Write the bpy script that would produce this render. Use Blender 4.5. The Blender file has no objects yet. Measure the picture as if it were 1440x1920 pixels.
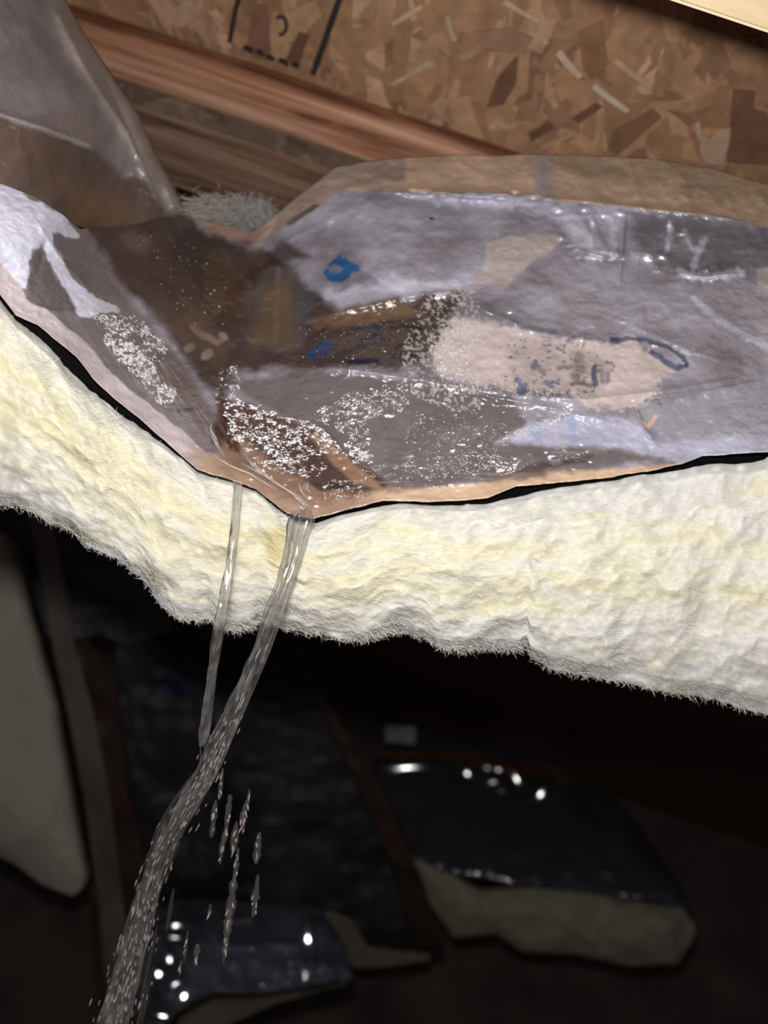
import bpy, bmesh, math, random
import numpy as np
from mathutils import Vector, Matrix

# ------------------------------------------------------------------ camera, world, light, exposure
scn = bpy.context.scene
COL = scn.collection
PITCH, ROLL = math.radians(30.0), math.radians(18.4)
CAM = np.array([0.0, 0.0, 0.55])
FPX = 26.0 / 36.0 * 1920.0
fwd = np.array([0.0, math.cos(PITCH), math.sin(PITCH)])
r0 = np.array([1.0, 0.0, 0.0])
u0 = np.array([0.0, -math.sin(PITCH), math.cos(PITCH)])
RT = math.cos(ROLL) * r0 + math.sin(ROLL) * u0
UP = -math.sin(ROLL) * r0 + math.cos(ROLL) * u0
cd = bpy.data.cameras.new('camera')
cam = bpy.data.objects.new('camera', cd)
COL.objects.link(cam)
M = Matrix.Identity(4)
for k in range(3):
    M[k][0], M[k][1], M[k][2], M[k][3] = RT[k], UP[k], -fwd[k], CAM[k]
cam.matrix_world = M
cd.sensor_fit = 'VERTICAL'
cd.sensor_height = 36.0
cd.sensor_width = 27.0
cd.lens = 26.0
cd.clip_start = 0.01
cd.dof.use_dof = True
cd.dof.focus_distance = 0.42
cd.dof.aperture_fstop = 4.0
scn.camera = cam

w = bpy.data.worlds.new('crawlspace_dark')
scn.world = w
w.use_nodes = True
w.node_tree.nodes['Background'].inputs[0].default_value = (0.8, 0.85, 1.0, 1)
w.node_tree.nodes['Background'].inputs[1].default_value = 0.06

def lamp(name, loc, power, radius, col=(1, 1, 1)):
    l = bpy.data.lights.new(name, 'POINT')
    l.energy = power
    l.shadow_soft_size = radius
    l.color = col
    o = bpy.data.objects.new(name, l)
    o.location = loc
    COL.objects.link(o)
    return o
# the torch held just above the phone
lamp('torch', (-0.03, -0.02, 0.55 + 0.055), 11.0, 0.018, (1.0, 0.975, 0.96))

scn.view_settings.view_transform = 'Standard'
scn.view_settings.look = 'None'
scn.view_settings.gamma = 1.0
scn.view_settings.use_curve_mapping = False
scn.view_settings.exposure = 0.0
scn.cycles.max_bounces = 10
scn.cycles.transmission_bounces = 10
scn.cycles.transparent_max_bounces = 12
scn.cycles.caustics_refractive = False
scn.cycles.caustics_reflective = False
scn.cycles.sample_clamp_indirect = 4.0

# ------------------------------------------------------------------ helpers
rng = np.random.default_rng(7)
random.seed(7)

def P(x, y, d):
    x, y, d = np.broadcast_arrays(np.asarray(x, float), np.asarray(y, float), np.asarray(d, float))
    a = ((x - 720.0) / FPX)[..., None]
    b = ((960.0 - y) / FPX)[..., None]
    return CAM + d[..., None] * (fwd + a * RT + b * UP)

def ray_plane(x, y, axis, val):
    v = P(x, y, 1.0) - CAM
    t = (val - CAM[axis]) / v[..., axis]
    return CAM + t[..., None] * v

def lin(c):
    c = np.asarray(c, float) / 255.0
    return np.where(c <= 0.04045, c / 12.92, ((c + 0.055) / 1.055) ** 2.4)

_T = np.random.default_rng(3).random((8, 256, 256))
def vn(x, y, s=0):
    T = _T[s % 8]
    x = np.asarray(x, float) + 17.3 * s; y = np.asarray(y, float) + 9.1 * s
    xi = np.floor(x).astype(int); yi = np.floor(y).astype(int)
    fx = x - xi; fy = y - yi
    fx = fx * fx * fx * (fx * (fx * 6 - 15) + 10); fy = fy * fy * fy * (fy * (fy * 6 - 15) + 10)
    a = T[xi & 255, yi & 255]; b = T[(xi + 1) & 255, yi & 255]
    c = T[xi & 255, (yi + 1) & 255]; d = T[(xi + 1) & 255, (yi + 1) & 255]
    return (a * (1 - fx) + b * fx) * (1 - fy) + (c * (1 - fx) + d * fx) * fy - 0.5
def fbm(x, y, s=0, o=4):
    r = 0; a = 1.0; f = 1.0
    for k in range(o):
        r = r + a * vn(x * f, y * f, s + k); a *= 0.5; f *= 2.03
    return r

def sstep(a, b, x):
    t = np.clip((x - a) / (b - a), 0, 1)
    return t * t * (3 - 2 * t)

def seg_dist(x, y, pl):
    """distance to a polyline and the fraction along it"""
    best = np.full(np.shape(x), 1e9); frac = np.zeros(np.shape(x)); side = np.zeros(np.shape(x))
    n = len(pl) - 1
    for i in range(n):
        ax, ay = pl[i]; bx, by = pl[i + 1]
        dx, dy = bx - ax, by - ay
        L = dx * dx + dy * dy + 1e-9
        t = np.clip(((x - ax) * dx + (y - ay) * dy) / L, 0, 1)
        q = np.hypot(x - ax - t * dx, y - ay - t * dy)
        m = q < best
        best = np.where(m, q, best); frac = np.where(m, (i + t) / n, frac)
        side = np.where(m, np.sign((x - ax) * dy - (y - ay) * dx), side)
    return best, frac, side

def poly_sd(x, y, pl):
    """signed distance, positive inside"""
    ins = np.zeros(np.shape(x), bool)
    n = len(pl)
    for i in range(n):
        ax, ay = pl[i]; bx, by = pl[(i + 1) % n]
        if ay == by: continue
        c = ((ay > y) != (by > y)) & (x < (bx - ax) * (y - ay) / (by - ay) + ax)
        ins ^= c
    d, _, _ = seg_dist(x, y, list(pl) + [pl[0]])
    return np.where(ins, d, -d)

def rbf(pts):
    pts = np.array(pts, float)
    X = pts[:, :2] / 1000.0; z = pts[:, 2]
    def ph(r): return np.where(r > 0, r * r * np.log(r + 1e-12), 0)
    K = ph(np.linalg.norm(X[:, None] - X[None], axis=2)) + 2e-5 * np.eye(len(X))
    A = np.block([[K, np.c_[np.ones(len(X)), X]], [np.c_[np.ones(len(X)), X].T, np.zeros((3, 3))]])
    sol = np.linalg.solve(A, np.r_[z, 0, 0, 0])
    def f(x, y):
        sh = np.shape(x); q = np.stack([np.ravel(x), np.ravel(y)], 1) / 1000.0
        out = np.zeros(len(q))
        for i in range(0, len(q), 20000):
            qq = q[i:i + 20000]
            out[i:i + 20000] = ph(np.linalg.norm(qq[:, None] - X[None], axis=2)) @ sol[:-3] + sol[-3] + qq @ sol[-2:]
        return out.reshape(sh)
    return f

def pl_at(pl, t):
    """evaluate a polyline at arc fraction t"""
    p = np.array(pl, float)
    L = np.r_[0, np.cumsum(np.linalg.norm(np.diff(p, axis=0), axis=1))]
    L /= L[-1]
    return np.interp(t, L, p[:, 0]), np.interp(t, L, p[:, 1])

def link(name, me, parent=None, mats=()):
    o = bpy.data.objects.new(name, me)
    COL.objects.link(o)
    for m in mats:
        if m.name not in [q.name for q in me.materials if q]: me.materials.append(m)
    if parent is not None: o.parent = parent
    return o

def mesh_np(name, V, F, col=None, uv=None, smooth=True):
    V = np.asarray(V, np.float32).reshape(-1, 3)
    F = np.asarray(F, np.int32)
    me = bpy.data.meshes.new(name)
    n = F.shape[1]
    me.vertices.add(len(V)); me.vertices.foreach_set('co', V.ravel())
    me.loops.add(F.size); me.loops.foreach_set('vertex_index', F.ravel())
    me.polygons.add(len(F))
    me.polygons.foreach_set('loop_start', np.arange(0, F.size, n, dtype=np.int32))
    me.polygons.foreach_set('loop_total', np.full(len(F), n, np.int32))
    me.polygons.foreach_set('use_smooth', np.full(len(F), smooth))
    me.update(calc_edges=True)
    if col is not None:
        a = me.color_attributes.new('tint', 'FLOAT_COLOR', 'POINT')
        a.data.foreach_set('color', np.asarray(col, np.float32).reshape(-1, 4).ravel())
    if uv is not None:
        l = me.uv_layers.new(name='uv')
        l.data.foreach_set('uv', np.asarray(uv, np.float32).reshape(-1, 2)[F.ravel()].ravel())
    me.validate()
    return me

def grid_faces(nr, nc, wrap_c=False, off=0):
    i = np.arange(nr - 1)[:, None]
    j = np.arange(nc if wrap_c else nc - 1)[None]
    a = i * nc + j; b = i * nc + (j + 1) % nc
    return np.stack(np.broadcast_arrays(a, a + nc, b + nc, b), -1).reshape(-1, 4) + off

def empty(name, loc, label, cat, group=None):
    o = bpy.data.objects.new(name, None)
    o.empty_display_size = 0.05
    COL.objects.link(o)
    tag(o, label, cat, group)
    return o
def tag(o, label=None, cat=None, group=None, kind=None):
    if label: o['label'] = label
    if cat: o['category'] = cat
    if group: o['group'] = group
    if kind: o['kind'] = kind
    return o

# ------------------------------------------------------------------ materials
def mat(name):
    m = bpy.data.materials.new(name)
    m.use_nodes = True
    nt = m.node_tree
    b = nt.nodes['Principled BSDF']
    return m, nt, b
def node(nt, t, **kw):
    n = nt.nodes.new(t)
    for k, v in kw.items():
        if k.startswith('i_'):
            n.inputs[k[2:].replace('_', ' ')].default_value = v
        else: setattr(n, k, v)
    return n
def noise_bump(nt, b, coord, scale, strength, dist, stretch=(1, 1, 1), detail=6, chain=None):
    mp = node(nt, 'ShaderNodeMapping'); mp.inputs['Scale'].default_value = stretch
    nt.links.new(coord, mp.inputs['Vector'])
    n = node(nt, 'ShaderNodeTexNoise'); n.inputs['Scale'].default_value = scale; n.inputs['Detail'].default_value = detail
    nt.links.new(mp.outputs[0], n.inputs['Vector'])
    bp = node(nt, 'ShaderNodeBump'); bp.inputs['Strength'].default_value = strength; bp.inputs['Distance'].default_value = dist
    nt.links.new(n.outputs['Fac'], bp.inputs['Height'])
    if chain: nt.links.new(chain, bp.inputs['Normal'])
    nt.links.new(bp.outputs[0], b.inputs['Normal'])
    return n, bp
def tinted(name, rough=0.5, spec=0.5, mottling=0.25, mscale=60, coat=0.0, bump=(200, 0.3, 0.002), stretch=(1, 1, 1), alpha_rough=False, base=None, coat_rough=0.08):
    m, nt, b = mat(name)
    tc = node(nt, 'ShaderNodeTexCoord')
    nz, bp = noise_bump(nt, b, tc.outputs['Object'], bump[0], bump[1], bump[2], stretch)
    if base is None:
        at = node(nt, 'ShaderNodeAttribute', attribute_name='tint'); src = at.outputs['Color']
    else:
        rg = node(nt, 'ShaderNodeRGB'); rg.outputs[0].default_value = (*base, 1); src = rg.outputs[0]
    n2 = node(nt, 'ShaderNodeTexNoise'); n2.inputs['Scale'].default_value = mscale; n2.inputs['Detail'].default_value = 8
    mp = node(nt, 'ShaderNodeMapping'); mp.inputs['Scale'].default_value = stretch
    nt.links.new(tc.outputs['Object'], mp.inputs[0]); nt.links.new(mp.outputs[0], n2.inputs['Vector'])
    mr = node(nt, 'ShaderNodeMapRange'); mr.inputs[1].default_value = 0.25; mr.inputs[2].default_value = 0.75
    mr.inputs[3].default_value = 1 - mottling; mr.inputs[4].default_value = 1 + mottling
    nt.links.new(n2.outputs['Fac'], mr.inputs[0])
    vm = node(nt, 'ShaderNodeVectorMath', operation='SCALE')
    nt.links.new(src, vm.inputs[0]); nt.links.new(mr.outputs[0], vm.inputs['Scale'])
    nt.links.new(vm.outputs[0], b.inputs['Base Color'])
    b.inputs['Roughness'].default_value = rough
    b.inputs['Specular IOR Level'].default_value = spec
    b.inputs['Coat Weight'].default_value = coat
    b.inputs['Coat Roughness'].default_value = coat_rough
    if alpha_rough:
        nt.links.new(at.outputs['Alpha'], b.inputs['Roughness'])
    return m

M_facing = tinted('kraft_facing_film', spec=0.5, mottling=0.16, mscale=45, coat=0.35, bump=(420, 0.3, 0.0012), alpha_rough=True, coat_rough=0.13)
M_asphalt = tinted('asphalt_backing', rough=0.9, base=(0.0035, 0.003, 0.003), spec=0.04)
M_wool = tinted('fiberglass_wool', rough=0.95, spec=0.05, mottling=0.05, mscale=120, bump=(300, 0.35, 0.0015), stretch=(0.3, 1, 1))
_b = M_wool.node_tree.nodes['Principled BSDF']
_b.inputs['Subsurface Weight'].default_value = 0.6
_b.inputs['Subsurface Radius'].default_value = (1.0, 0.95, 0.8)
_b.inputs['Subsurface Scale'].default_value = 0.010
M_fiber = tinted('loose_fiber', rough=0.7, spec=0.25, mottling=0.05, mscale=40)
M_osb = tinted('oriented_strand', rough=0.75, spec=0.2, mottling=0.22, mscale=70, bump=(160, 0.4, 0.0015))
M_ink = tinted('black_ink', rough=0.7, base=tuple(lin((52, 48, 48))), spec=0.2)
M_glint = tinted('white_glint', rough=0.35, base=(0.85, 0.83, 0.83), spec=0.6)  # white stands in for lamp glints on the wet film
M_darkfilm = tinted('dark_film', rough=0.5, spec=0.3, mottling=0.35, mscale=10, bump=(20, 0.12, 0.004))
M_shiny = tinted('shiny_black_plastic', rough=0.22, spec=0.5, mottling=0.3, mscale=14, bump=(20, 0.1, 0.004), coat=1.0)
M_dirt = tinted('dark_earth', rough=0.95, base=(0.16, 0.10, 0.085), mottling=0.5, mscale=9, bump=(40, 0.6, 0.02))
M_wall = tinted('dark_block_wall', rough=0.95, base=(0.13, 0.085, 0.075), mottling=0.4, mscale=6, bump=(50, 0.5, 0.01))

def wood(name, c1, c2, c3, scale=22, stretch=(0.05, 1, 1), rough=0.6):
    m, nt, b = mat(name)
    tc = node(nt, 'ShaderNodeTexCoord')
    mp = node(nt, 'ShaderNodeMapping'); mp.inputs['Scale'].default_value = stretch
    nt.links.new(tc.outputs['Object'], mp.inputs[0])
    n = node(nt, 'ShaderNodeTexNoise'); n.inputs['Scale'].default_value = scale; n.inputs['Detail'].default_value = 7
    n.inputs['Roughness'].default_value = 0.6; n.inputs['Distortion'].default_value = 0.4
    nt.links.new(mp.outputs[0], n.inputs['Vector'])
    cr = node(nt, 'ShaderNodeValToRGB')
    cr.color_ramp.elements[0].position = 0.36; cr.color_ramp.elements[0].color = (*lin(c1), 1)
    cr.color_ramp.elements[1].position = 0.66; cr.color_ramp.elements[1].color = (*lin(c3), 1)
    e = cr.color_ramp.elements.new(0.5); e.color = (*lin(c2), 1)
    nt.links.new(n.outputs['Fac'], cr.inputs[0])
    nt.links.new(cr.outputs[0], b.inputs['Base Color'])
    b.inputs['Roughness'].default_value = rough
    b.inputs['Specular IOR Level'].default_value = 0.3
    bp = node(nt, 'ShaderNodeBump'); bp.inputs['Strength'].default_value = 0.4; bp.inputs['Distance'].default_value = 0.002
    nt.links.new(n.outputs['Fac'], bp.inputs['Height']); nt.links.new(bp.outputs[0], b.inputs['Normal'])
    return m
M_flange = wood('stained_flange', (104, 60, 44), (186, 132, 104), (218, 176, 150), 70)
M_flange_low = wood('dull_flange', (70, 52, 42), (120, 92, 76), (150, 122, 105), 60)
M_lit_timber = wood('lit_timber', (225, 195, 150), (240, 215, 175), (250, 232, 200), 50)  # pale tones paint in strong lamp light on the near joist
M_brownboard = wood('brown_board', (30, 20, 16), (48, 32, 26), (66, 46, 36), 40)

def water_mat(name, white, rough, tint=(1, 1, 1), clear=0.55, streak=False):
    m, nt, b = mat(name)
    b.inputs['Base Color'].default_value = (*tint, 1)
    b.inputs['Transmission Weight'].default_value = 1.0
    b.inputs['IOR'].default_value = 1.33
    b.inputs['Roughness'].default_value = rough
    tr = node(nt, 'ShaderNodeBsdfTranslucent'); tr.inputs[0].default_value = (0.8, 0.74, 0.7, 1)
    df = node(nt, 'ShaderNodeBsdfDiffuse'); df.inputs[0].default_value = (0.8, 0.74, 0.7, 1)
    mx0 = node(nt, 'ShaderNodeMixShader'); mx0.inputs[0].default_value = 0.5
    nt.links.new(tr.outputs[0], mx0.inputs[1]); nt.links.new(df.outputs[0], mx0.inputs[2])
    tp = node(nt, 'ShaderNodeBsdfTransparent')
    mt = node(nt, 'ShaderNodeMixShader'); mt.inputs[0].default_value = clear
    nt.links.new(b.outputs[0], mt.inputs[1]); nt.links.new(tp.outputs[0], mt.inputs[2])
    mx = node(nt, 'ShaderNodeMixShader'); mx.inputs[0].default_value = white
    nt.links.new(mt.outputs[0], mx.inputs[1]); nt.links.new(mx0.outputs[0], mx.inputs[2])
    if clear > .7:
        gl = node(nt, 'ShaderNodeBsdfGlossy'); gl.inputs['Roughness'].default_value = 0.04
        fr = node(nt, 'ShaderNodeFresnel'); fr.inputs[0].default_value = 1.33
        mf = node(nt, 'ShaderNodeMixShader')
        nt.links.new(fr.outputs[0], mf.inputs[0]); nt.links.new(tp.outputs[0], mf.inputs[1]); nt.links.new(gl.outputs[0], mf.inputs[2])
        nt.links.new(mf.outputs[0], mt.inputs[2])
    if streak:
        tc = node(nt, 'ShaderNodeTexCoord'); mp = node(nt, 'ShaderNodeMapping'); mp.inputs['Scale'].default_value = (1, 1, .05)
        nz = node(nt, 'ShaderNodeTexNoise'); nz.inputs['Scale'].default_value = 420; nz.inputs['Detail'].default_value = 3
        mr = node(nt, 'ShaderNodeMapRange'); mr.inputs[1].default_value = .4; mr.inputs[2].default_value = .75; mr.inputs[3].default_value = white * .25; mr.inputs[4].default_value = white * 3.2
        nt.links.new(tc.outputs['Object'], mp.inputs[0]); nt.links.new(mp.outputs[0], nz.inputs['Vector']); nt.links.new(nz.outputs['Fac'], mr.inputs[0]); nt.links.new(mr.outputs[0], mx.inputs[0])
    out = nt.nodes['Material Output']
    nt.links.new(mx.outputs[0], out.inputs['Surface'])
    return m
M_water = water_mat('clear_water', 0.025, 0.02, clear=.75)
M_foam = water_mat('aerated_water', 0.045, 0.05, clear=.9)
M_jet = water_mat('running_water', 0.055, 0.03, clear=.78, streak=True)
def film_mat(name):
    m, nt, b = mat(name)
    tp = node(nt, 'ShaderNodeBsdfTransparent'); tp.inputs[0].default_value = (.97, .96, .95, 1)
    gl = node(nt, 'ShaderNodeBsdfGlossy'); gl.inputs['Roughness'].default_value = 0.06
    fr = node(nt, 'ShaderNodeFresnel'); fr.inputs[0].default_value = 1.33
    mx = node(nt, 'ShaderNodeMixShader')
    nt.links.new(fr.outputs[0], mx.inputs[0]); nt.links.new(tp.outputs[0], mx.inputs[1]); nt.links.new(gl.outputs[0], mx.inputs[2])
    nt.links.new(mx.outputs[0], nt.nodes['Material Output'].inputs['Surface'])
    return m
M_faint = water_mat('thin_water', 0.018, 0.03, clear=.95)
M_glint_spray = water_mat('glint_spray', 0.8, 0.05)  # mostly white, in place of lamp glints on the water
M_film = film_mat('water_film')

# ------------------------------------------------------------------ ceiling (strand board) and joists
SC = 0.8
H = CAM[2] + 0.837 * SC
YJ = float(ray_plane(np.array(550.0), np.array(132.0), 2, H)[1])

def box(name, lo, hi, m, parent=None, bevel=0.0, seg=2):
    bm = bmesh.new()
    bmesh.ops.create_cube(bm, size=1)
    lo = np.array(lo); hi = np.array(hi)
    for v in bm.verts:
        v.co = Vector(((lo + hi) / 2 + np.array(v.co) * (hi - lo)))
    if bevel: bmesh.ops.bevel(bm, geom=bm.edges[:], offset=bevel, segments=seg, affect='EDGES')
    me = bpy.data.meshes.new(name); bm.to_mesh(me); bm.free()
    return link(name, me, parent, (m,))

M_osbbase = tinted('strand_board_base', rough=0.8, base=tuple(lin((120, 88, 66))), mottling=0.3, mscale=40)
ceiling = box('ceiling', (-1.6, -0.8, H), (2.0, 2.6, H + 0.018), M_osbbase)
tag(ceiling, 'brown strand board subfloor seen from below', kind='structure')

PAL = [lin(c) for c in ((140, 104, 76), (124, 90, 66), (150, 114, 84), (132, 97, 72), (112, 78, 58), (158, 124, 96), (144, 106, 76), (98, 66, 50), (170, 138, 112), (136, 100, 70))]
def strand_geo(c, ang, L, W, h, tilt, r):
    """an irregular flat wood flake under the ceiling: 12 outline points, two levels"""
    n = 6
    s = np.linspace(-0.5, 0.5, n)
    w1 = W * (0.5 + 0.18 * r.standard_normal(n)) ; w2 = W * (0.5 + 0.18 * r.standard_normal(n))
    xs = s * L
    a = np.stack([xs + r.normal(0, L * 0.03, n), np.abs(w1)], 1)
    b = np.stack([xs[::-1] + r.normal(0, L * 0.03, n), -np.abs(w2)], 1)
    o = np.concatenate([a, b])
    ca, sa = math.cos(ang), math.sin(ang)
    xy = np.stack([o[:, 0] * ca - o[:, 1] * sa, o[:, 0] * sa + o[:, 1] * ca], 1) + c[:2]
    zt = H - h - tilt[0] * o[:, 0] - tilt[1] * o[:, 1]
    low = np.c_[xy, np.minimum(zt, H - 0.0002)]
    up = np.c_[xy, np.full(12, H + 0.0005)]
    V = np.concatenate([low, up])
    F = []
    for i in range(5): F.append((i, i + 1, 10 - i, 11 - i))
    for i in range(12):
        j = (i + 1) % 12
        F.append((i, i + 12, j + 12, j))
    return V, np.array(F)
Vs, Fs, Cs = [], [], []
NS = 1500
px = rng.uniform(-80, 1520, NS); py = rng.uniform(-120, 440, NS)
pos = ray_plane(px, py, 2, H)
off = 0
PAL = [1.5 * (c * .52 + .48 * np.array([.275, .165, .1])) for c in PAL]
for i in range(NS):
    if rng.random() < 0.55: ang = math.radians(rng.normal(80, 22))
    else: ang = rng.uniform(0, math.pi)
    L = rng.uniform(0.036, 0.105); Wd = rng.uniform(0.006, 0.022)
    hgt = 0.0003 + 0.0022 * i / NS + rng.uniform(0, 0.0004)
    V, F = strand_geo(pos[i], ang, L, Wd, hgt, (rng.normal(0, 0.006), rng.normal(0, 0.02)), rng)
    c = PAL[rng.integers(len(PAL))] * rng.uniform(0.8, 1.15)
    Vs.append(V); Fs.append(F + off); Cs.append(np.tile(np.r_[c, 1], (24, 1))); off += 24
me = mesh_np('pressed_strand', np.concatenate(Vs), np.concatenate(Fs), np.concatenate(Cs), smooth=False)
o = link('pressed_strands', me, ceiling, (M_osb,)); tag(o, kind='stuff')

def flake(name, outline, c, h=0.0045, t=0.0012):
    q = ray_plane(np.array([p[0] for p in outline], float), np.array([p[1] for p in outline], float), 2, H - h)
    n = len(q)
    up = q.copy(); up[:, 2] += t
    bm = bmesh.new()
    a = [bm.verts.new(v) for v in q]; b = [bm.verts.new(v) for v in up]
    bm.faces.new(a); bm.faces.new(b[::-1])
    for i in range(n): bm.faces.new((a[i], b[i], b[(i + 1) % n], a[(i + 1) % n]))
    bmesh.ops.recalc_face_normals(bm, faces=bm.faces[:])
    me = bpy.data.meshes.new(name); bm.to_mesh(me); bm.free()
    at = me.color_attributes.new('tint', 'FLOAT_COLOR', 'POINT')
    at.data.foreach_set('color', np.tile(np.r_[lin(c) * .72 + .28 * np.array([.3, .18, .11]), 1], n * 2).astype(np.float32))
    return link(name, me, ceiling, (M_osb,))
def splinter(x0, y0, x1, y1, w_, c, h=0.006):
    dx, dy = x1 - x0, y1 - y0; L = math.hypot(dx, dy); nx, ny = -dy / L * w_ / 2, dx / L * w_ / 2
    mx, my = (x0 + x1) / 2, (y0 + y1) / 2
    flake('wood_splinter', [(x0 + nx, y0 + ny), (mx + nx * 1.15, my + ny * 1.15), (x1 + nx * .8, y1 + ny * .8), (x1 - nx, y1 - ny), (mx - nx * .9, my - ny * .9), (x0 - nx * 1.1, y0 - ny * 1.1)], c, h)
for s in ((1046, 98, 1088, 146, 13, (212, 190, 168)), (1112, 162, 1178, 210, 11, (222, 202, 180)), (1152, 113, 1222, 166, 11, (205, 172, 140)),
          (945, 4, 1010, 41, 9, (205, 175, 145)), (735, 46, 792, 12, 9, (212, 186, 158)), (735, 160, 815, 112, 8, (200, 172, 140)),
          (762, 134, 820, 122, 16, (184, 154, 124)), (838, 30, 852, 78, 10, (196, 170, 140)), (862, 112, 902, 90, 16, (180, 150, 120)),
          (1000, 268, 1010, 276, 8, (150, 120, 96)), (1308, 230, 1314, 262, 9, (200, 176, 156)), (1020, 72, 1026, 84, 10, (200, 176, 150)),
          (1406, 70, 1440, 200, 22, (150, 118, 88)), (1050, 262, 1072, 252, 9, (190, 160, 132)), (398, 24, 418, 60, 7, (200, 170, 150)),
          (395, 70, 408, 35, 7, (186, 156, 136)), (930, 218, 945, 221, 6, (196, 168, 140))):
    splinter(*s, h=0.0054 + 0.0012 * rng.random())
for pts, c, hh in (
        ([(1312, 246), (1330, 262), (1345, 244), (1371, 240), (1366, 275), (1354, 310), (1322, 308), (1312, 285)], (186, 158, 134), .0058),
        ([(1374, 168), (1416, 172), (1412, 205), (1440, 214), (1450, 310), (1362, 304)], (104, 68, 50), .0052),
        ([(305, 40), (348, 0), (388, -6), (372, 28), (340, 54)], (196, 162, 142), .005),
        ([(962, 112), (972, 105), (966, 160), (944, 196), (912, 202), (930, 150)], (100, 66, 52), .0052),
        ([(888, 60), (950, 52), (1000, 70), (985, 98), (910, 95)], (156, 118, 100), .005),
        ([(1115, 195), (1130, 200), (1085, 232), (1072, 222)], (96, 66, 52), .0052),
        ([(990, 250), (1030, 228), (1040, 240), (995, 266)], (92, 62, 48), .0052),
        ([(505, 62), (512, 20), (530, 30), (590, 0), (604, 30), (572, 62), (545, 80), (540, 112), (510, 110)], (186, 150, 112), .005),
        ([(560, 60), (580, 66), (560, 122), (535, 112)], (92, 60, 50), .0054),
        ([(478, 10), (500, 8), (508, 100), (490, 112), (460, 96)], (126, 88, 72), .005),
        ([(1290, 215), (1330, 205), (1345, 165), (1372, 160), (1352, 235), (1312, 240)], (150, 112, 82), .0048),
        ([(1150, 245), (1225, 205), (1240, 220), (1160, 290), (1140, 280)], (128, 90, 64), .0048),
        ([(738, 80), (742, 0), (764, 0), (772, 60), (752, 190), (732, 190)], (160, 124, 92), .0046),
        ([(1085, 60), (1128, 40), (1140, 120), (1112, 150), (1092, 130)], (138, 98, 68), .0046)):
    flake('wood_flake', pts, c, hh)

def ribbon(name, pts, wpx, m, parent, h=0.0066):
    p = np.array(pts, float); n = len(p)
    d = np.gradient(p, axis=0); d /= np.linalg.norm(d, axis=1)[:, None] + 1e-9
    nn = np.stack([-d[:, 1], d[:, 0]], 1) * np.atleast_1d(wpx).reshape(-1, 1) / 2
    A = ray_plane(*(p + nn).T, 2, H - h); B = ray_plane(*(p - nn).T, 2, H - h)
    A2 = A + (0, 0, .0003); B2 = B + (0, 0, .0003)
    V = np.stack([A, B, B2, A2], 1).reshape(-1, 3)
    return link(name, mesh_np(name, V, grid_faces(n, 4, True), smooth=False), parent, (m,))
ribbon('ink_line', [(450, -12), (441, 20), (430, 80)], 9, M_ink, ceiling)
ribbon('ink_line', [(640, -12), (625, 30), (606, 85), (586, 140)], 12, M_ink, ceiling)
th = np.linspace(-2.3, 1.9, 14)
ribbon('ink_letter', [(526 + 11 * math.cos(t), 48 + 17 * math.sin(t)) for t in th], 7, M_ink, ceiling)
for a, b in (((456, 89), (474, 97)), ((480, 96), (494, 104)), ((498, 106), (514, 112)), ((522, 112), (540, 122)), ((545, 120), (560, 126))):
    ribbon('ink_letter', [a, ((a[0] + b[0]) / 2, (a[1] + b[1]) / 2 - 2), b], 9, M_ink, ceiling)

def joist(label, y0, zt, depth, fl_h, fl_w, web_t, x0, x1, mt, mw, mb):
    e = empty('floor_joist', (0, 0, 0), label, 'joist')
    def wavy(name, lo, hi, m):
        o_ = box(name, lo, hi, m, e, 0.003)
        return o_
    wavy('top_flange', (x0, y0, zt - fl_h), (x1, y0 + fl_w, zt - 0.0002), mt)
    wavy('bottom_flange', (x0, y0, zt - depth), (x1, y0 + fl_w, zt - depth + fl_h * 0.6), mb)
    yc = y0 + fl_w / 2 + 0.012
    web = box('web', (x0, yc - web_t / 2, zt - depth + fl_h * 0.6 - 0.001), (x1, yc + web_t / 2, zt - fl_h + 0.001), mw, e)
    return e, web, yc - web_t / 2
M_web = tinted('web_strand_board', rough=0.8, base=tuple(lin((112, 98, 86))), mottling=0.3, mscale=30, stretch=(0.5, 1, 1))
M_webflake = tinted('web_flake', rough=0.8, spec=0.2, mottling=0.2, mscale=70)
j1, web1, yweb = joist('brown wooden floor joist with stained orange top flange below the strand board', YJ, H - 0.0068, 0.160 * SC, 0.040 * SC, 0.075 * SC, 0.009, -1.5, 1.9, M_flange, M_web, M_flange_low)
Vs, Fs, Cs = [], [], []; off = 0
for i in range(150):
    L = rng.uniform(0.015, 0.045); Wd = rng.uniform(0.004, 0.011); ang = rng.uniform(-1.3, 1.3)
    V, F = strand_geo(np.array([0, 0, 0]), ang, L, Wd, 0.0005 + rng.uniform(0, .001), (0, 0), rng)
    cx, cz = rng.uniform(-0.55, 0.1), rng.uniform(H - 0.108, H - 0.045)
    dz = H - V[:, 2]
    V = np.c_[V[:, 0] + cx, yweb - dz, np.clip(V[:, 1] + cz, H - 0.113, H - 0.041)]
    c = lin((118, 102, 88)) * rng.uniform(0.6, 1.5)
    Vs.append(V); Fs.append(F[:, ::-1] + off); Cs.append(np.tile(np.r_[c, 1], (24, 1))); off += 24
o = link('web_strands', mesh_np('web_strands', np.concatenate(Vs), np.concatenate(Fs), np.concatenate(Cs), smooth=False), web1, (M_webflake,)); tag(o, kind='stuff')

q = ray_plane(np.array(1240.0), np.array(0.0), 2, H - 0.235 * SC)
joist('pale, brightly lit floor joist crossing the upper right corner', float(q[1]) - 0.056, H - 0.0068, 0.235 * SC - 0.0068, 0.032, 0.056, 0.009, -1.5, 1.9, M_lit_timber, M_web, M_lit_timber)

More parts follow.
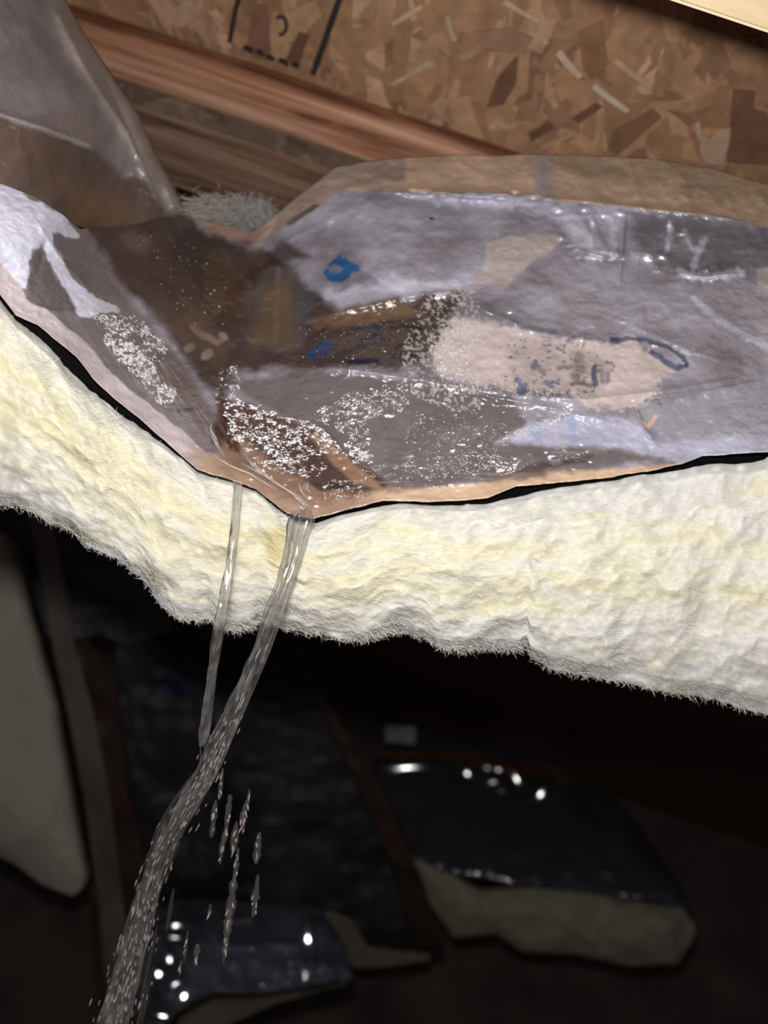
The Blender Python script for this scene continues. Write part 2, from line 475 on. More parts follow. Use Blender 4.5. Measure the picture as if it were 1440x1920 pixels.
# far end of the crawlspace
o = box('wall_back', (-3.0, 2.5, -0.02), (3.4, 2.6, H), M_wall); tag(o, 'dark wall at the far end of the crawlspace', kind='structure')
gx, gy = np.meshgrid(np.linspace(-3, 3.4, 90), np.linspace(-0.8, 2.6, 60))
gz = 0.02 * fbm(gx * 2.5, gy * 2.5, 1)
o = link('floor', mesh_np('floor', np.stack([gx, gy, gz], -1), grid_faces(60, 90)[:, ::-1]), None, (M_dirt,)); tag(o, 'bare dark earth floor of the crawlspace', kind='structure')

# ------------------------------------------------------------------ main insulation batt with its facing
LIP = [(-420, 150), (-90, 465), (0, 550), (30, 590), (70, 608), (105, 636), (142, 666), (172, 706), (215, 746), (258, 781), (310, 826), (370, 880), (430, 898), (480, 915), (540, 962), (590, 972),
       (645, 956), (720, 938), (800, 939), (870, 938), (915, 932), (970, 911), (1040, 905), (1130, 896), (1220, 881), (1280, 869), (1320, 854), (1440, 846), (1540, 838), (1860, 812)]
TOPE = [(-420, 20), (-90, 290), (0, 343), (60, 368), (118, 402), (150, 428), (230, 425), (300, 408), (345, 402), (400, 415), (440, 425), (476, 433), (499, 418), (560, 366), (631, 313),
        (690, 301), (720, 298), (780, 294), (860, 291), (960, 290), (1060, 289), (1170, 294), (1250, 301), (1350, 320), (1440, 346), (1540, 372), (1860, 455)]
KEY = [(-420, -420), (-90, -90), (0, 0), (118, 140), (230, 320), (345, 430), (490, 540), (580, 645), (650, 720), (720, 800), (960, 970), (1250, 1250), (1440, 1440), (1540, 1540), (1860, 1860)]
PTS = [(-420, 150, .345), (-420, 20, .36), (1860, 812, .405), (1860, 455, .55), (1860, 640, .46), (-80, 470, .372), (0, 550, .388), (140, 670, .405), (320, 830, .42), (430, 900, .425), (590, 970, .420), (720, 937, .424), (970, 910, .422), (1250, 875, .418), (1440, 845, .412), (1540, 835, .41),
       (-80, 300, .39), (0, 343, .405), (118, 402, .44), (160, 430, .49), (230, 422, .585), (345, 402, .655), (490, 440, .64), (650, 320, .63), (720, 300, .64), (960, 290, .64), (1250, 300, .62), (1440, 345, .59), (1540, 370, .58),
       (60, 470, .402), (200, 490, .515), (300, 560, .535), (400, 640, .52), (430, 730, .475), (500, 850, .442), (150, 560, .427), (250, 680, .442), (340, 780, .436),
       (480, 520, .61), (570, 520, .592), (570, 620, .535), (700, 480, .565), (700, 640, .515), (720, 780, .465), (850, 420, .59), (850, 560, .535), (850, 700, .485),
       (1000, 450, .565), (1000, 640, .5), (1000, 800, .445), (1200, 500, .535), (1200, 640, .487), (1200, 780, .442), (1440, 480, .525), (1440, 640, .47), (1440, 760, .432),
       (880, 365, .612), (1200, 390, .585), (1440, 420, .555)]
PTS = [(a, b, float(np.interp(c, [.30, .43, .68], [.30, .43, .575]))) for a, b, c in PTS]
base_depth = rbf(PTS)
CREASE = [  # polyline, height (m, towards the camera), half width px, sharp
    ([(290, 410), (360, 520), (410, 620), (430, 700)], -.008, 34), ([(430, 700), (400, 790), (470, 870), (580, 950)], -.004, 16),
    ([(650, 352), (760, 362), (870, 362), (960, 366), (1100, 378), (1200, 390), (1340, 405), (1440, 425)], .0045, 9),
    ([(575, 600), (680, 575), (790, 552), (880, 545)], .006, 16), ([(540, 690), (640, 690), (800, 715), (960, 740), (1100, 750), (1230, 735), (1440, 700)], .005, 14),
    ([(860, 560), (1000, 620), (1140, 645)], .003, 14), ([(1140, 590), (1300, 660), (1440, 700)], .0025, 14), ([(500, 440), (570, 500), (590, 600)], .004, 16),
    ([(1105, 408), (1112, 470), (1165, 475)], .005, 7), ([(1060, 462), (1145, 486)], .006, 6), ([(1172, 400), (1165, 470), (1160, 540)], .005, 5), ([(1180, 400), (1174, 470)], -.004, 4),
    ([(1258, 418), (1252, 465)], .005, 6), ([(1285, 440), (1300, 465)], .005, 6), ([(1270, 512), (1320, 520), (1390, 512)], .005, 6), ([(1180, 470), (1240, 485), (1225, 510)], .007, 8),
    ([(740, 362), (800, 360), (900, 370), (990, 370)], .005, 6), ([(1020, 300), (1010, 345), (1060, 405)], .0022, 12), ([(1190, 760), (1205, 800), (1225, 828)], .004, 5), ([(1195, 750), (1320, 735), (1440, 712)], .003, 8),
    ([(670, 500), (760, 545)], .002, 9), ([(60, 400), (110, 480), (200, 580)], .003, 12), ([(90, 440), (70, 520)], -.002, 8), ([(150, 580), (330, 620)], .0015, 8),
    ([(600, 800), (640, 840), (720, 905)], .003, 9), ([(900, 905), (1010, 870), (1110, 850)], -.0025, 9), ([(500, 470), (560, 440), (640, 400)], .002, 10),
    ([(1180, 300), (1200, 380)], .0018, 7), ([(980, 295), (1020, 380)], .002, 12), ([(850, 730), (1010, 760), (1180, 800)], .002, 9), ([(760, 720), (820, 700), (850, 640)], .0025, 8)]
GLINT = [(1095, 396, 7, 5), (1162, 403, 9, 5), (1130, 407, 5, 4), (1240, 484, 11, 8), (1212, 484, 9, 8), (1145, 487, 7, 4), (1068, 462, 8, 4), (870, 376, 8, 3), (830, 367, 9, 3), (795, 361, 10, 3), (775, 359, 8, 3), (1000, 372, 12, 4),
         (1045, 398, 9, 5), (1165, 486, 6, 4), (1325, 507, 4, 5), (1255, 425, 5, 12), (955, 588, 7, 3), (1052, 447, 6, 4), (940, 372, 12, 4), (900, 378, 9, 4), (1110, 420, 5, 10), (1278, 440, 7, 5), (965, 362, 6, 4)]
MID = (CAM + np.array([-0.03, -0.02, 0.55 + 0.055])) / 2
def facet(d, x, y, lst, df):
    for gx_, gy_, a_, b_, an in lst:
        ca, sa = math.cos(an), math.sin(an)
        p = ((x - gx_) * ca + (y - gy_) * sa) / a_; q = (-(x - gx_) * sa + (y - gy_) * ca) / b_
        rr = p * p + q * q
        if np.min(rr) > 9: continue
        d0 = float(df(np.array([float(gx_)]), np.array([float(gy_)]))[0])
        P0 = P(gx_, gy_, d0)
        n = MID - P0; n = n / np.linalg.norm(n)
        ray = fwd @ n + (x - 720) / FPX * (RT @ n) + (960 - y) / FPX * (UP @ n)
        pl = ((P0 - CAM) @ n) / ray
        m = np.exp(-rr * rr)
        d = d * (1 - m) + (pl - .0006 * (p * p + .3 * q * q) * 0) * m
    return d
def facing_depth(x, y, fine=True):
    d = base_depth(x, y)
    for pl, h, wd in CREASE:
        q, t, s = seg_dist(x, y, pl)
        d = d - h * np.exp(-q / wd) * (np.clip(np.minimum(t, 1 - t) * 6, 0.15, 1))
    right = sstep(430, 640, x)
    d = d - .004 * fbm(x / 170, y / 120, 2, 3) - .0016 * fbm(x / 50, y / 38, 5, 3)
    rd = np.abs(vn(x / 95 + .8 * vn(x / 60, y / 60, 4), y / 62, 1)) + .5 * np.abs(vn(x / 42, y / 33, 3))
    d = d + .0045 * (rd - .2) * (0.35 + .65 * right * sstep(760, 500, y))
    if fine: d = d - .0011 * fbm(x / 16, y / 11, 6, 3)
    d = facet(d, x, y, [(a, b, c * 1.35, e * 1.35, 0) for a, b, c, e in GLINT], base_depth)
    lipq, _, _ = seg_dist(x, y, LIP)
    d = d - .0022 * np.exp(-lipq / 14.0) + .003 * vn(x / 70, 0 * y, 7) * np.exp(-lipq / 40.0)
    return d

NC, NR = 980, 320
u = np.linspace(0, 1, NC)
kx = np.array(KEY, float)
T_ = np.array(TOPE, float); L_ = np.array(LIP, float)
key_u = np.linspace(0, 1, len(kx))
seglen = np.r_[0, np.cumsum(np.abs(np.diff(kx[:, 0])) + np.abs(np.diff(kx[:, 1])))]; seglen /= seglen[-1]
tx = np.interp(u, seglen, kx[:, 0]); lx = np.interp(u, seglen, kx[:, 1])
ty = np.interp(tx, T_[:, 0], T_[:, 1]) + 3 * fbm(tx / 60, tx * 0, 2, 2); ly = np.interp(lx, L_[:, 0], L_[:, 1]) + 2.2 * fbm(lx / 26, lx * 0, 3, 3)
v = np.linspace(0, 1, NR)[:, None]
GX = tx * (1 - v) + lx * v; GY = ty * (1 - v) + ly * v
GD = facing_depth(GX, GY)

# colours of the film, the wet kraft and the print
def soft(poly, e=8, jit=10, js=30, seed=1, fine=0.0):
    d = poly_sd(GX, GY, poly) + jit * fbm(GX / js, GY / js, seed, 4) + fine * fbm(GX / 6, GY / 6, seed + 2, 2)
    return sstep(-e, e, d)
def line(pl, wd, jit=2, seed=1):
    d, _, _ = seg_dist(GX + jit * vn(GX / 9, GY / 9, seed), GY + jit * vn(GX / 9, GY / 9, seed + 1), pl)
    return 1 - sstep(wd * .5, wd * 1.1 + 1.5, d)
C = np.ones((NR, NC, 4)) * np.r_[lin((136, 130, 139)), .38]
def lay(mask, c, rough=None, k=1.0):
    m = (mask * k)[..., None]
    C[..., :3] = C[..., :3] * (1 - m) + lin(c) * m
    if rough is not None: C[..., 3:] = C[..., 3:] * (1 - m) + rough * m
cl = fbm(GX / 90, GY / 60, 3, 5)
lay(sstep(-.05, .45, cl), (164, 160, 172), .34, .55)
lay(sstep(.05, .5, -cl), (104, 98, 104), .3, .6)
lay(soft([(1290, 405), (1440, 430), (1560, 440), (1560, 520), (1390, 512), (1300, 530), (1200, 470), (1180, 400)], 14, 22), (98, 93, 98), .36, .7)
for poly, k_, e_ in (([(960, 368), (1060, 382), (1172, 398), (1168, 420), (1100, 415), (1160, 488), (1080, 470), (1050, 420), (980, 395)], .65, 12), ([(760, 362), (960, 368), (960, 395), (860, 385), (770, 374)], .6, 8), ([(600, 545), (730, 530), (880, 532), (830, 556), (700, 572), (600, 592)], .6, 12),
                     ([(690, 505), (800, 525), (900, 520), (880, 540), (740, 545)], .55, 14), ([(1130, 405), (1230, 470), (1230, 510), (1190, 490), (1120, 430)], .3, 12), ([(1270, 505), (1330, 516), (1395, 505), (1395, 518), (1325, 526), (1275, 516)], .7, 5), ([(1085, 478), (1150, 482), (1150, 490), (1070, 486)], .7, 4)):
    lay(soft(poly, e_, 12, 22, 3, 4), (196, 194, 212), .3, k_)  # pale lilac puts the film's sheen into its colour
for pl in ([(1258, 415), (1252, 468)], [(1285, 435), (1305, 470)], [(1060, 410), (1130, 470)], [(1300, 560), (1360, 610), (1440, 650)], [(1110, 400), (1112, 480)], [(1150, 410), (1150, 480)], [(1300, 500), (1320, 450)]):
    lay(line(pl, 7, 5), (190, 188, 202), .3, .5)
# rim strip of bare kraft
lay(soft([(560, 300), (650, 354), (740, 360), (870, 360), (960, 364), (1060, 377), (1180, 388), (1300, 402), (1350, 404), (1440, 428), (1560, 450), (1900, 530), (1900, 280), (1250, 270), (560, 270)], 3, 5, 40), (178, 148, 124), .55, .95)
lay(soft([(960, 270), (1020, 310), (1180, 345), (1440, 400), (1560, 410), (1560, 270)], 14, 18), (134, 114, 92), .55, .6)
lay(soft([(1000, 280), (1030, 280), (1040, 372), (1005, 372)], 8, 6), (150, 144, 150), .3, .7)
lay(soft([(478, 463), (540, 422), (600, 385), (652, 350), (760, 340), (760, 290), (560, 290), (450, 430)], 3, 3), (142, 122, 112), .5, .95)
lay(soft([(540, 425), (600, 386), (590, 382), (535, 418)], 2, 2), (70, 58, 50), .5, .8)
lay(soft([(478, 463), (499, 418), (540, 380), (520, 420), (490, 455)], 4, 3), (150, 128, 116), .5, .7)
lay(soft([(375, 402), (430, 412), (500, 440), (480, 458), (420, 446), (380, 430)], 7, 5), (140, 112, 98), .5, .9)
# dark wet centre
lay(soft([(140, 405), (230, 380), (345, 395), (385, 440), (470, 462), (520, 480), (585, 540), (640, 585), (760, 560), (870, 545), (830, 640), (800, 690), (700, 690), (560, 690), (440, 700), (420, 760), (380, 720), (300, 600), (220, 520)], 12, 14), (64, 51, 46), .2, .95)
lay(soft([(400, 580), (470, 500), (530, 450), (580, 480), (520, 500), (440, 560), (420, 600)], 8, 8), (58, 44, 38), .25, .8)
lay(soft([(450, 560), (500, 510), (560, 490), (578, 560), (570, 650), (520, 660), (470, 620)], 12, 12), (88, 80, 78), .22, .8)
lay(line([(522, 505), (520, 560), (516, 640)], 6), (112, 104, 92), None, .6)
lay(line([(362, 612), (372, 624), (392, 634), (408, 642), (420, 634), (416, 628)], 7, 4), (150, 132, 124), None, .8)
lay(line([(352, 655), (357, 650)], 8, 3), (150, 132, 124), None, .8)
lay(line([(385, 668), (392, 662)], 9, 3), (156, 136, 126), None, .8)
lay(soft([(225, 440), (250, 430), (290, 450), (270, 475), (240, 465)], 10, 10), (108, 92, 84), .25, .7)
lay(sstep(.05, .5, fbm((GX + GY) / 60, (GX - GY) / 25, 6, 4)) * soft([(200, 420), (480, 470), (570, 560), (440, 690), (300, 600)], 20, 10), (96, 80, 70), .22, .6)
lay(soft([(500, 540), (545, 520), (550, 650), (470, 640)], 16, 10), (112, 88, 60), .25, .5)
lay(soft([(560, 600), (680, 572), (760, 562), (790, 590), (700, 606), (600, 620)], 7, 6), (106, 82, 62), .3, .8)
lay(soft([(380, 470), (460, 500), (470, 600), (400, 600)], 22, 18), (86, 64, 50), .25, .5)
lay(soft([(270, 580), (300, 560), (440, 640), (420, 690), (360, 660)], 18, 20), (96, 78, 68), .25, .5)
lay(soft([(120, 400), (150, 405), (185, 460), (170, 465)], 4, 3), (130, 118, 112), .35, .8)
# left slope
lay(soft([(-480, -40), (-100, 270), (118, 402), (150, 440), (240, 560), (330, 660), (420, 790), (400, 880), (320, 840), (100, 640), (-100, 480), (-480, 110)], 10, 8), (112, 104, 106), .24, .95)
lay(soft([(-480, -40), (-100, 270), (0, 340), (118, 400), (146, 446), (98, 437), (122, 500), (155, 545), (235, 588), (150, 592), (108, 525), (78, 458), (54, 490), (50, 540), (20, 556), (-100, 470), (-480, 90)], 3, 9, 22), (206, 206, 222), .4, .95)  # pale area paints in how the near film catches the lamp
lay(soft([(60, 470), (80, 470), (110, 530), (150, 585), (50, 580)], 4, 8, 18), (92, 84, 84), .22, .8)
lay(soft([(300, 640), (400, 780), (380, 800), (280, 700)], 16, 16), (92, 78, 72), .2, .7)
# lip strip
lq, lt, _ = seg_dist(GX, GY, LIP)
lipw = np.interp(GX, [-420, 0, 60, 200, 300, 400, 480, 560, 640, 760, 900, 1000, 1150, 1240, 1300, 1540], [44, 44, 34, 30, 34, 36, 40, 40, 32, 26, 30, 28, 14, 6, 1, 1])
lm = 1 - sstep(lipw - 3, lipw + 2, lq + 5 * fbm(GX / 25, GY / 25, 4, 2))
lay(lm, (180, 167, 170), .5)
lay(lm * sstep(335, 390, GX), (160, 134, 116), .22)
lay(lm * sstep(660, 740, GX), (192, 164, 138), .45)
# dry powdery patches and pale film
PATCH = [(815, 660), (845, 600), (890, 598), (960, 612), (1050, 640), (1140, 640), (1180, 632), (1265, 690), (1230, 735), (1195, 770), (1130, 770), (1080, 745), (960, 730), (860, 712), (815, 695)]
lay(soft(PATCH, 7, 12, 24, 2, 12), (188, 172, 168), .75, .95)
lay(soft([(872, 555), (960, 570), (1045, 618), (1030, 640), (960, 612), (880, 596)], 8, 8), (112, 108, 116), .3, .6)
lay(soft([(880, 540), (900, 505), (912, 452), (990, 440), (1062, 442), (1020, 478), (985, 500), (950, 532)], 4, 9), (176, 162, 158), .55, .85)
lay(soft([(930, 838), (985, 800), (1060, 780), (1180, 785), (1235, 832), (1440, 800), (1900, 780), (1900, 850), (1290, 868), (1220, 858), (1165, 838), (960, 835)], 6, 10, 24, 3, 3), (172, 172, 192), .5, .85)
lay(soft([(1195, 760), (1300, 745), (1440, 710), (1900, 640), (1900, 790), (1240, 830), (1212, 800)], 8, 8), (146, 144, 154), .4, .7)
lay(soft([(810, 815), (850, 797), (900, 800), (905, 818), (850, 832)], 5, 10, 14, 4, 5), (176, 168, 172), .6, .8)
lay(soft([(700, 765), (790, 722), (800, 735), (720, 770), (690, 785)], 5, 8, 14, 1, 5), (166, 158, 158), .6, .7)
lay(soft([(1418, 505), (1450, 500), (1450, 550), (1425, 545)], 4, 4), (172, 160, 160), .5, .8)
# dark wet band above the lip and lower right wall
lay(soft([(430, 720), (560, 695), (700, 705), (960, 742), (985, 795), (930, 830), (1080, 836), (1180, 846), (1240, 862), (1120, 880), (900, 905), (730, 920), (640, 880), (560, 800)], 7, 9), (92, 82, 82), .2, .85)
lay(soft([(960, 885), (1010, 865), (1110, 853), (1095, 868), (1010, 885)], 4, 4), (70, 58, 56), .25, .8)
lay(soft([(940, 655), (990, 640), (1100, 655), (1145, 690), (1120, 735), (1030, 745), (965, 725)], 12, 14), (120, 110, 108), .6, .35)
# brown pool under the water
lay(soft([(405, 745), (470, 760), (560, 790), (640, 840), (725, 910), (660, 940), (560, 930), (440, 880), (395, 830)], 8, 8), (70, 44, 36), .15, .9)
lay(soft([(432, 800), (470, 830), (520, 880), (620, 915), (700, 925), (600, 962), (500, 930), (400, 880)], 9, 10), (146, 118, 100), .2, .75)
lay(soft([(575, 815), (600, 812), (690, 890), (720, 920), (660, 905)], 5, 4), (146, 116, 98), .2, .85)
lay(soft([(570, 900), (610, 905), (660, 908), (655, 918), (600, 920)], 4, 3), (58, 48, 48), .2, .85)
lay(soft([(415, 770), (440, 790), (450, 850), (425, 830)], 6, 4), (50, 22, 18), .15, .8)
# blue and dark print
BLUE = (26, 82, 130)
fl = soft([(610, 508), (622, 486), (640, 477), (655, 492), (682, 506), (660, 514), (650, 526), (622, 527), (612, 522)], 2, 7, 14, 5, 3)
hole = soft([(614, 502), (625, 495), (642, 503), (640, 510), (618, 512)], 2, 3, 12)
lay(fl * (1 - .75 * hole), BLUE, .4, .95)
for pl, wd, c, k in (([(583, 668), (592, 655), (606, 650), (614, 644)], 8, (30, 62, 104), .8), ([(590, 674), (612, 662), (630, 655)], 5, (30, 55, 90), .5), ([(604, 622), (612, 614), (618, 616)], 5, (40, 40, 50), .7),
                     ([(660, 614), (690, 614), (702, 612)], 3, (30, 46, 64), .7), ([(680, 640), (700, 630), (712, 618), (700, 610)], 4, (36, 40, 62), .7), ([(655, 680), (680, 676), (706, 674)], 5, (22, 30, 56), .85),
                     ([(735, 616), (760, 610), (785, 612), (790, 622), (768, 634)], 4, (36, 32, 42), .8), ([(738, 668), (760, 666), (784, 667)], 4, (20, 34, 66), .8), ([(740, 655), (758, 648)], 3, (44, 36, 44), .6),
                     ([(575, 600), (578, 560), (590, 555)], 8, (70, 78, 92), .5),
                     ([(1148, 638), (1160, 638), (1178, 634), (1212, 638), (1250, 650), (1278, 668), (1288, 684)], 4, (44, 58, 88), .8), ([(1222, 660), (1240, 672), (1252, 682), (1270, 690), (1284, 686)], 6, (40, 58, 96), .8), ([(1148, 640), (1156, 638)], 7, (40, 52, 80), .7),
                     ([(1115, 688), (1114, 704), (1115, 720)], 6, (34, 54, 88), .85), ([(1140, 700), (1140, 715)], 4, (60, 72, 96), .6),
                     ([(975, 735), (985, 730)], 9, (58, 78, 112), .8), ([(1000, 690), (1005, 680)], 6, (58, 74, 96), .7), ([(972, 712), (976, 722)], 7, (80, 100, 136), .7), ([(1025, 718), (1034, 722)], 7, (80, 100, 136), .7), ([(1046, 690), (1072, 688)], 4, (84, 80, 80), .6), ([(1085, 670), (1088, 690), (1080, 705)], 12, (94, 84, 78), .6), ([(1072, 722), (1082, 718), (1106, 724)], 4, (72, 62, 58), .7), ([(1010, 688), (1020, 700)], 5, (88, 92, 104), .6), ([(1128, 695), (1130, 715)], 5, (110, 106, 106), .6),
                     ([(960, 600), (975, 612), (1020, 620), (1040, 622)], 5, (92, 96, 112), .6), ([(1000, 800), (1008, 822)], 12, (140, 152, 188), .6), ([(1070, 782), (1076, 824)], 9, (140, 152, 188), .6),
                     ([(1212, 752), (1230, 750), (1240, 756)], 4, (100, 98, 106), .8), ([(335, 772), (372, 764)], 4, (62, 60, 72), .7), ([(806, 410), (812, 411)], 3, (50, 46, 50), .9),
                     ([(1206, 792), (1214, 800), (1230, 782)], 2.5, (214, 176, 130), .7), ([(728, 566), (734, 574)], 3, (220, 200, 140), .8)):
    lay(line(pl, wd, 4), c, None, k)
spk = ((fbm(GX / 5.2, GY / 4.6, 2, 2) > .12) & (poly_sd(GX, GY, [(945, 660), (990, 645), (1090, 650), (1140, 690), (1110, 735), (1000, 748), (950, 720)]) > -8 + 16 * vn(GX / 12, GY / 12, 4))).astype(float)
lay(sstep(0, .3, fbm(GX / 9, GY / 8, 2, 3)) * spk, (84, 88, 98), None, .8)
spk2 = ((fbm(GX / 4.5, GY / 4, 5, 2) > .16) & (poly_sd(GX, GY, PATCH) < 26) & (poly_sd(GX, GY, PATCH) > -60) & (GX < 900)).astype(float)
lay(spk2, (186, 178, 176), .6, .6)
# faint streaks that run down the left slope
st = fbm((GX * .55 + GY * .83) / 60, (GX * .83 - GY * .55) / 5, 2, 3)
lay(sstep(.15, .5, st) * soft([(120, 560), (240, 585), (420, 800), (380, 830), (150, 640)], 20, 10), (150, 142, 146), .3, .4)
lay(sstep(.2, .5, fbm(GX / 40, GY / 5, 3, 3)) * soft([(640, 860), (960, 830), (1180, 850), (900, 905), (720, 915)], 12, 6), (150, 142, 146), .3, .5)

batt = empty('insulation_batt', (0, 0, 0), 'long pale yellow fiberglass batt sagging across the middle under wet grey facing', 'insulation')
front = P(GX, GY, GD)
rim = []
for k in range(1, 9):
    rim.append(front[0] + np.array([0, .006 * k, -.0016 * k * k]))
allv = np.concatenate([np.stack(rim[::-1]), front])
allc = np.concatenate([np.repeat(C[:1], 8, 0), C])
# the edge curls down a little
curl = [front[-1] + np.array([0, .0004 * k, -.0001 * k]) for k in range(1, 3)]
allv = np.concatenate([allv, np.stack(curl)]); allc = np.concatenate([allc, np.repeat(C[-1:], 2, 0)])
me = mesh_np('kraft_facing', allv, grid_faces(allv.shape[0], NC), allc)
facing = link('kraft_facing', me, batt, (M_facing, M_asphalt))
facing['label'] = 'grey film and wet brown kraft paper facing with blue print'
so = facing.modifiers.new('thickness', 'SOLIDIFY'); so.thickness = 0.0007; so.offset = -1; so.material_offset = 1

# the fiberglass
BT = [(-420, 165), (-100, 470), (0, 556), (30, 598), (50, 616), (78, 642), (108, 672), (136, 708), (166, 731), (200, 750), (236, 784), (278, 810), (315, 834), (370, 879), (430, 897), (480, 914), (520, 948), (560, 975), (595, 977),
      (640, 963), (720, 945), (800, 942), (870, 945), (915, 941), (960, 930), (1000, 921), (1040, 910), (1100, 902), (1130, 899), (1200, 888), (1240, 884), (1290, 875), (1330, 866), (1380, 866), (1440, 859), (1560, 850), (1860, 826)]
BB = [(-420, 800), (-100, 915), (-40, 935), (0, 948), (30, 950), (75, 972), (120, 992), (165, 1022), (210, 1044), (250, 1072), (280, 1102), (300, 1137), (325, 1157), (360, 1167), (395, 1160), (410, 1176), (435, 1182), (468, 1180), (484, 1164),
      (520, 1175), (575, 1187), (625, 1197), (675, 1201), (720, 1192), (755, 1186), (795, 1196), (820, 1219), (870, 1222), (915, 1217), (965, 1222), (988, 1214), (994, 1236), (1030, 1251), (1070, 1266), (1120, 1273),
      (1170, 1281), (1220, 1293), (1270, 1301), (1345, 1318), (1395, 1328), (1440, 1343), (1560, 1378), (1860, 1470)]
BK = [(-420, -420), (-100, -100), (0, -20), (75, 120), (150, 210), (245, 300), (370, 395), (480, 484), (595, 625), (800, 820), (1000, 994), (1220, 1220), (1440, 1440), (1560, 1560), (1860, 1860)]
bk = np.array(BK, float); bt = np.array(BT, float); bb = np.array(BB, float)
NB, NV = 900, 200
u = np.linspace(0, 1, NB)
sl = np.r_[0, np.cumsum(np.abs(np.diff(bk[:, 0])) + np.abs(np.diff(bk[:, 1])))]; sl /= sl[-1]
bx0 = np.interp(u, sl, bk[:, 0]); bx1 = np.interp(u, sl, bk[:, 1])
by0 = np.interp(bx0, bt[:, 0], bt[:, 1]); by1 = np.interp(bx1, bb[:, 0], bb[:, 1])
by1 = by1 + 7 * fbm(bx1 / 22, 0 * bx1, 3, 5)
vv = np.linspace(0, 1, NV)[:, None]
BX = bx0 * (1 - vv) + bx1 * vv; BY = by0 * (1 - vv) + by1 * vv
lipd = base_depth(bx0, by0)
prof = np.interp(vv, [0, .05, .2, .5, .8, .93, 1], [.012, .004, -.004, -.006, .004, .016, .030])
S = (BX * .97 + BY * .25); Tn = vv * 300 + 0 * BX
wa = 20 * vn(S / 120, Tn / 90, 2)
wl = fbm(S / 140, (Tn + wa) / 26, 1, 5); wf = fbm(S / 46, (Tn + wa) / 9, 4, 4); wc = fbm(S / 60, Tn / 50, 6, 4)
BD = lipd[None] + prof - .0016 * wl - .0005 * wf - .009 * wc
bfront = P(BX, BY, BD)
ytone = fbm(S / 220, (Tn + wa) / 30, 5, 4)
mid = np.exp(-((vv - .45) / .33) ** 2)
yw = np.clip(.55 * mid * sstep(1350, 300, BX) + .30 * mid + .9 * ytone * mid, 0, 1)[..., None]
wc_, yc_ = lin((212, 210, 204)), lin((214, 209, 182))
BC = wc_ * (1 - yw) + yc_ * yw
yy = sstep(.25, .6, fbm(S / 110, (Tn + wa) / 12, 7, 3) + .2 * mid)[..., None] * .4
BC = BC * (1 - yy) + lin((212, 205, 158)) * yy
sp = sstep(-10, 10, poly_sd(BX, BY, [(500, 985), (535, 990), (535, 1050), (510, 1060), (495, 1025)]))[..., None] * .6
BC = BC * (1 - sp) + lin((196, 182, 118)) * sp
BC = np.concatenate([BC, np.ones((NV, NB, 1))], -1)
# back of the slab: follows the facing above, then closes behind
top = []
for f in (.14, .4, .7, .95):
    X = bx0 * (1 - f) + tx[np.clip((u * (NC - 1)).astype(int), 0, NC - 1)] * f
    Y = by0 * (1 - f) + ty[np.clip((u * (NC - 1)).astype(int), 0, NC - 1)] * f
    top.append(P(X, Y, base_depth(X, Y) + .022 + .008 * f))
bot = []
for k, (dy, dz) in enumerate(((.012, .007), (.04, .028), (.09, .07), (.14, .12))):
    bot.append(bfront[-1] + np.array([0, dy, dz]))
ring = np.concatenate([np.stack(top[::-1]), bfront, np.stack(bot)])
rc = np.concatenate([np.repeat(BC[:1], 4, 0), BC, np.repeat(BC[-1:], 4, 0)])
nr = ring.shape[0]
F = np.concatenate([grid_faces(nr, NB), np.stack([(nr - 1) * NB + np.arange(NB - 1), np.arange(NB - 1), np.arange(1, NB), (nr - 1) * NB + np.arange(1, NB)], 1)])
core = link('fiberglass_core', mesh_np('fiberglass_core', ring, F, rc), batt, (M_wool,))

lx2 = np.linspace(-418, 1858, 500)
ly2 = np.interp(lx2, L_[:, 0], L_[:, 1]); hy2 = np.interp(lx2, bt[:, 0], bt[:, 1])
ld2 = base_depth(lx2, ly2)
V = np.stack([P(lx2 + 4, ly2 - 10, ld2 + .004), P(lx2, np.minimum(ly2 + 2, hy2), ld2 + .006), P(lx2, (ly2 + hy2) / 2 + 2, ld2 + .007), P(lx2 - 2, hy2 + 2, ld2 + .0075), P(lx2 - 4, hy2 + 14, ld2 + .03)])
o = link('asphalt_gap_shade', mesh_np('asphalt_gap_shade', V, grid_faces(5, 500)), batt, (M_asphalt,))  # asphalt-black strip that also fills in the shade under the lip
o['label'] = 'black asphalt strip standing in for the shade under the facing edge'

